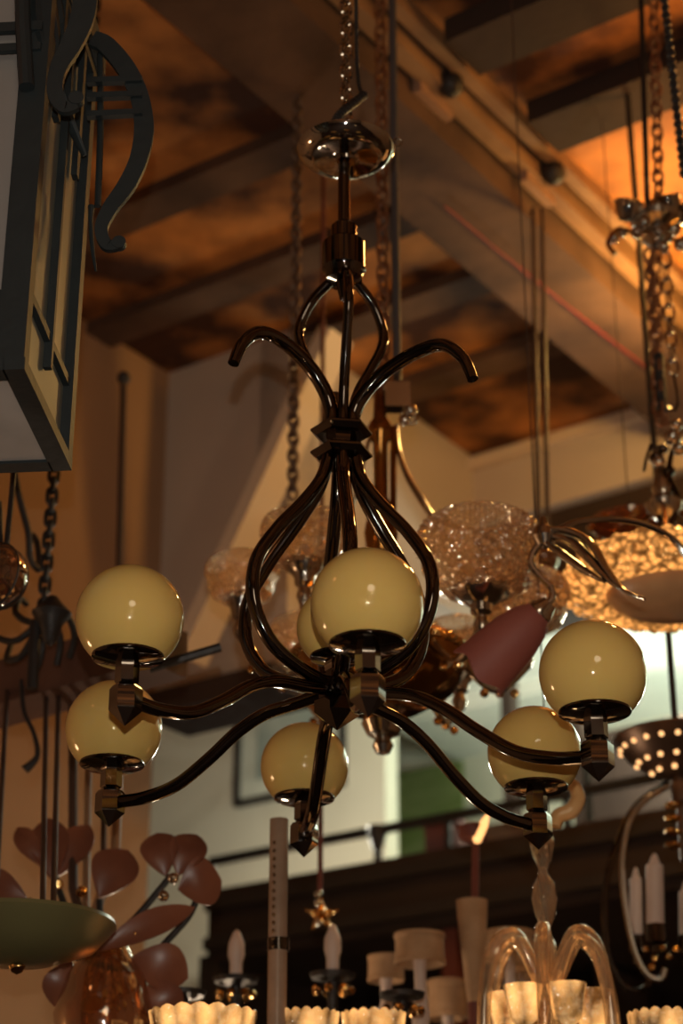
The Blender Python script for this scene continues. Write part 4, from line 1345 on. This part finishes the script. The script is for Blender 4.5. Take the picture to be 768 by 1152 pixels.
# ------------------------------------------------------------------ twisted glass chandelier
Y8 = 3.0
q = at(617, 1120, Y8)
t8 = thing('twisted_glass_chandelier', 'twisted clear glass chandelier with lit cups right of the drum shades', 'chandelier', q)
s8 = sc(617, 1100, Y8)
hz = lambda py: at(617, py, Y8).z - q.z
prof = [(6, 1130), (14, 1116), (9, 1104), (7, 1085), (9, 1060), (5, 1046), (10, 1030), (13, 1012), (12, 995), (6, 985), (5, 978), (10, 966), (13, 948), (9, 930), (5, 915), (0, 912)]
mb = MB(); pr = []
for i in range(len(prof) - 1):
    for k in range(5):
        t_ = k / 5
        pr.append(((prof[i][0] * (1 - t_) + prof[i + 1][0] * t_) * s8, hz(prof[i][1] * (1 - t_) + prof[i + 1][1] * t_)))
pr.append((0, hz(912)))
mb.lathe(pr, q, seg=32, wav=lambda r, h, a: (r * (1 + 0.12 * math.sin(4 * a + h * 60)), h)); mb.build('twisted_column', M_clear, t8)
for k in range(6):
    a = k * math.pi / 3 + 0.35
    o_ = Vector((math.cos(a), math.sin(a), 0))
    P = [q + o_ * 0.015 + Z * 0.02, q + o_ * 0.05 + Z * 0.085, q + o_ * 0.085 + Z * 0.07, q + o_ * 0.105 + Z * 0.0, q + o_ * 0.11 + Z * -0.07]
    mb = MB(); mb.tube(smooth_pts(P, 8), [0.011, 0.012, 0.012, 0.011, 0.010], 12); mb.build('glass_arm', M_clear, t8)
    P = [q + o_ * 0.015 + Z * -0.01, q + o_ * 0.06 + Z * -0.06, q + o_ * 0.075 + Z * -0.02]
    e_ = q + Vector((math.cos(a + 0.5), math.sin(a + 0.5), 0)) * 0.065 + Z * -0.025
    mb = MB(); mb.lathe([(0.006, -0.035), (0.020, -0.02), (0.026, 0.012), (0.030, 0.03), (0.027, 0.028), (0.020, -0.012)], e_, seg=24, wav=lambda r, h, a: (r * (1 + 0.05 * math.sin(9 * a)), h)); mb.build('glass_cup', M_cutlit, t8)
    if k % 2 == 0:
        mb = MB(); mb.sphere(e_ + Z * 0.0, 0.014, 14, 9); mb.build('bulb', M_bulb, t8)
# amber curl beneath the right rear socket
P = [at(624, 930, Y8), at(628, 918, Y8), at(642, 912, Y8), at(650, 898, Y8), at(645, 884, Y8), at(636, 884, Y8)]
mb = MB(); mb.tube(smooth_pts(P, 8), [0.009, 0.012, 0.013, 0.012, 0.010, 0.006], 12); mb.build('amber_curl', mat('honey_glass', (0.75, 0.45, 0.2), 0.12, noise=(0.6, 0.33, 0.12), scale=20, coat=0.5), t8)
p_ = at(617, 914, Y8); mb = MB(); mb.tube([p_, Vector((p_.x, p_.y, H))], 0.0013, 6); mb.build('cord', M_cord, t8)

# ------------------------------------------------------------------ pierced dome chandelier with candles at the right
Y9 = 3.5
q = at(762, 850, Y9)
t9 = thing('pierced_dome_chandelier', 'dark pierced dome chandelier with looping tube arms and cream candles at the right edge', 'chandelier', q)
s9 = sc(762, 850, Y9)
rd = 72 * s9
M_pierced = mat('dark_bronze', (0.16, 0.10, 0.07), 0.35, 0.8)
mb = MB(); mb.lathe([(0.012, -0.045), (rd * 0.4, -0.035), (rd * 0.78, -0.005), (rd, 0.03), (rd * 0.99, 0.034), (rd * 0.5, 0.045), (0.01, 0.05)], q, seg=48); mb.build('dome', M_pierced, t9)
kk = 0
for ring_, (rf, zf, nn_) in enumerate(((0.88, 0.012, 22), (0.64, -0.016, 16), (0.42, -0.034, 10))):
    for k in range(nn_):
        a = 2 * math.pi * (k + 0.5 * ring_) / nn_
        if math.sin(a) > 0.35:
            continue
        mb = MB(); mb.sphere(q + Vector((math.cos(a) * rd * rf, math.sin(a) * rd * rf, zf - 0.001)), 0.0052, 10, 7)
        mb.build('lit_hole', mat('lit_pinhole', (1, 0.7, 0.4), 0.3, emit=(1.0, 0.52, 0.2), es=1.5), t9)
mb = MB(); mb.tube([q + Z * 0.04, Vector((q.x, q.y, H))], 0.0065, 10); mb.build('rod', M_iron, t9)
mb = MB(); mb.lathe([(0.012, -0.04), (0.018, -0.06), (0.018, -0.09), (0.010, -0.1), (0.010, -0.2), (0, -0.2)], q, seg=18); mb.build('column', M_pierced, t9)
for k in range(4):
    mb = MB(); mb.lathe([(0.004, -0.006), (0.016, -0.003), (0.016, 0.003), (0.004, 0.006)], at(757, 906 + 15 * k, Y9 - 0.01), seg=18); mb.build('gilt_disc', M_gilt, t9)
for pts, dy in (([(752, 884), (726, 900), (708, 925), (700, 965), (702, 1010), (712, 1062), (726, 1094), (742, 1102), (748, 1090)], 0.0),
                ([(752, 880), (715, 906), (694, 948), (682, 990), (680, 1040), (688, 1085), (705, 1112), (725, 1112), (732, 1098)], 0.06)):
    mb = MB(); mb.tube(smooth_pts([at(x, y, Y9 + dy) for x, y in pts], 8), 0.0058, 10); mb.build('looping_arm', M_nickel if dy else M_silver, t9)
for (px, py0, py1, w_, y_) in ((716, 975, 1060, 7, Y9 + 0.06), (737, 960, 1048, 10, Y9), (772, 990, 1060, 8, Y9)):
    a, b = at(px, py1, y_), at(px - 1, py0 + 14, y_)
    b.y = a.y
    r_ = w_ * sc(px, py1, y_)
    cdl = MB(); cdl.lathe([(0, 0), (r_ * 1.05, 0), (r_, (b - a).length), (r_ * 0.6, (b - a).length + 0.004), (0, (b - a).length + 0.005)], a, (b - a), seg=20); cd = cdl.build('candle_sleeve', M_candle, t9)
    mb = MB(); mb.lathe([(r_ * 0.5, 0), (r_ * 0.6, 0.006), (r_ * 0.3, 0.02), (0, 0.024)], b, (b - a), seg=14); mb.build('candle_bulb', M_candle, cd)
    mb = MB(); mb.lathe([(0, -0.045), (0.01, -0.04), (0.008, -0.025), (r_ * 1.3, -0.02), (r_ * 1.2, 0.012), (0, 0.012)], a, seg=18); mb.build('candle_cup', M_nickel, t9)
for k, (px, py) in enumerate(((727, 1068), (736, 1078), (745, 1066), (733, 1088), (752, 1076), (760, 1068))):
    mb = MB(); mb.sphere(at(px, py, Y9 - 0.02), 0.0065, 10, 7); mb.build('crystal', M_gilt, t9)

# chain hanging alone in front of the tan wall, and the dark ceiling cord
q = at(329, 560, 3.4)
mb = MB(); tp_ = at(333, 70, 3.4); mb.chain(q, Vector((tp_.x + 0.005, 3.4, H)), 0.028, 0.019, 0.0038, 0.5)
one('hanging_chain', 'dull pale chain hanging alone left of the chandelier column', 'chain', mb, mat('dull_chain_steel', (0.20, 0.13, 0.09), 0.5, 0.6), q)
# dim goods stored under and on the mezzanine
M_teal = mat('dull_teal_card', (0.20, 0.26, 0.22), 0.7)
M_tanb = mat('tan_wicker', (0.30, 0.17, 0.09), 0.8, bump=0.5, bscale=120)
zb_ = zs
qq = onp(502, 935, C2 + U1 * 0.14, U1)
for (name, lb, px, w, h, off, m) in (('storage_box', 'reddish box standing on the mezzanine edge right of the green painting', 512, 36, 38, 0.16, M_redbrown),
                                     ('wicker_basket', 'long tan basket on the mezzanine floor right of the reddish box', 588, 56, 24, 0.16, M_tanb)):
    c = onp(px, 940, C2 + U1 * off, U1)
    s_ = (c - Vector((0, 0, CZ))).length / F
    w_, h_ = w * s_ / 0.86, h * s_
    t = thing(name, lb, 'box', Vector((c.x, c.y, zs)))
    mb = MB(); mb.box(Vector((c.x, c.y, zs + h_ / 2)), (0.16, w_, h_), (U1, U2, Z)); mb.build('body', m, t)
    mb = MB(); mb.box(Vector((c.x, c.y, zs + h_)), (0.17, w_ + 0.01, h_ * 0.16), (U1, U2, Z)); mb.build('lid', m, t)
# a tall open shelf unit under the mezzanine
pS = C2 + U1 * 0.75
sa, sb = onp(255, 1100, pS, U1), onp(700, 1100, pS, U1)
t = thing('shelf_unit', 'tall dark open shelving standing in the shade under the mezzanine', 'shelf', Vector(((sa.x + sb.x) / 2, (sa.y + sb.y) / 2, 0)))
wS = (sb - sa).dot(U2); mid = sa + U2 * wS / 2
ztop_ = zs - 0.25
levels = [onp(384, yy, pS, U1).z for yy in (1168, 1092, 1046)]
for i in range(5):
    mb = MB(); p_ = sa + U2 * (wS * i / 4); mb.box(Vector((p_.x, p_.y, ztop_ / 2)), (0.3, 0.03, ztop_), (U1, U2, Z)); mb.build('upright', M_beamdark, t)
for lv in levels:
    for i in range(4):
        p_ = sa + U2 * (wS * (i + 0.5) / 4)
        mb = MB(); mb.box(Vector((p_.x, p_.y, lv)), (0.28, wS / 4 - 0.03, 0.022), (U1, U2, Z)); mb.build('shelf', M_beam, t)
names = [('storage_box', 'dull teal box on the dark shelving behind the left candle lamp', 0.125, 1, 0.14, 0.09, M_teal),
         ('storage_box', 'brown box on the dark shelving just right of the star drop', 0.36, 1, 0.10, 0.08, M_redbrown),
         ('storage_box', 'pale teal box on the shelving above the lower drum lampshade', 0.60, 1, 0.09, 0.06, mat('pale_teal_card', (0.42, 0.48, 0.40), 0.7)),
         ('storage_box', 'tan box on the upper shelf left of the red-brown post', 0.40, 2, 0.12, 0.05, M_tanb),
         ('storage_box', 'teal box on the shelving between the twisted glass and the looping arms', 0.88, 1, 0.13, 0.05, M_teal),
         ('storage_box', 'dark red box on the shelving right of the red-brown post', 0.68, 1, 0.08, 0.09, M_redbrown)]
for (name, lb, f_, lv, w_, h_, m) in names:
    p_ = sa + U2 * (wS * f_); z_ = levels[lv] + 0.011
    t = thing(name, lb, 'box', Vector((p_.x, p_.y, z_)))
    mb = MB(); mb.box(Vector((p_.x, p_.y, z_ + h_ / 2)), (0.16, w_, h_), (U1, U2, Z)); mb.build('body', m, t)
    mb = MB(); mb.box(Vector((p_.x, p_.y, z_ + h_)), (0.166, w_ + 0.006, h_ * 0.2), (U1, U2, Z)); mb.build('lid', m, t)
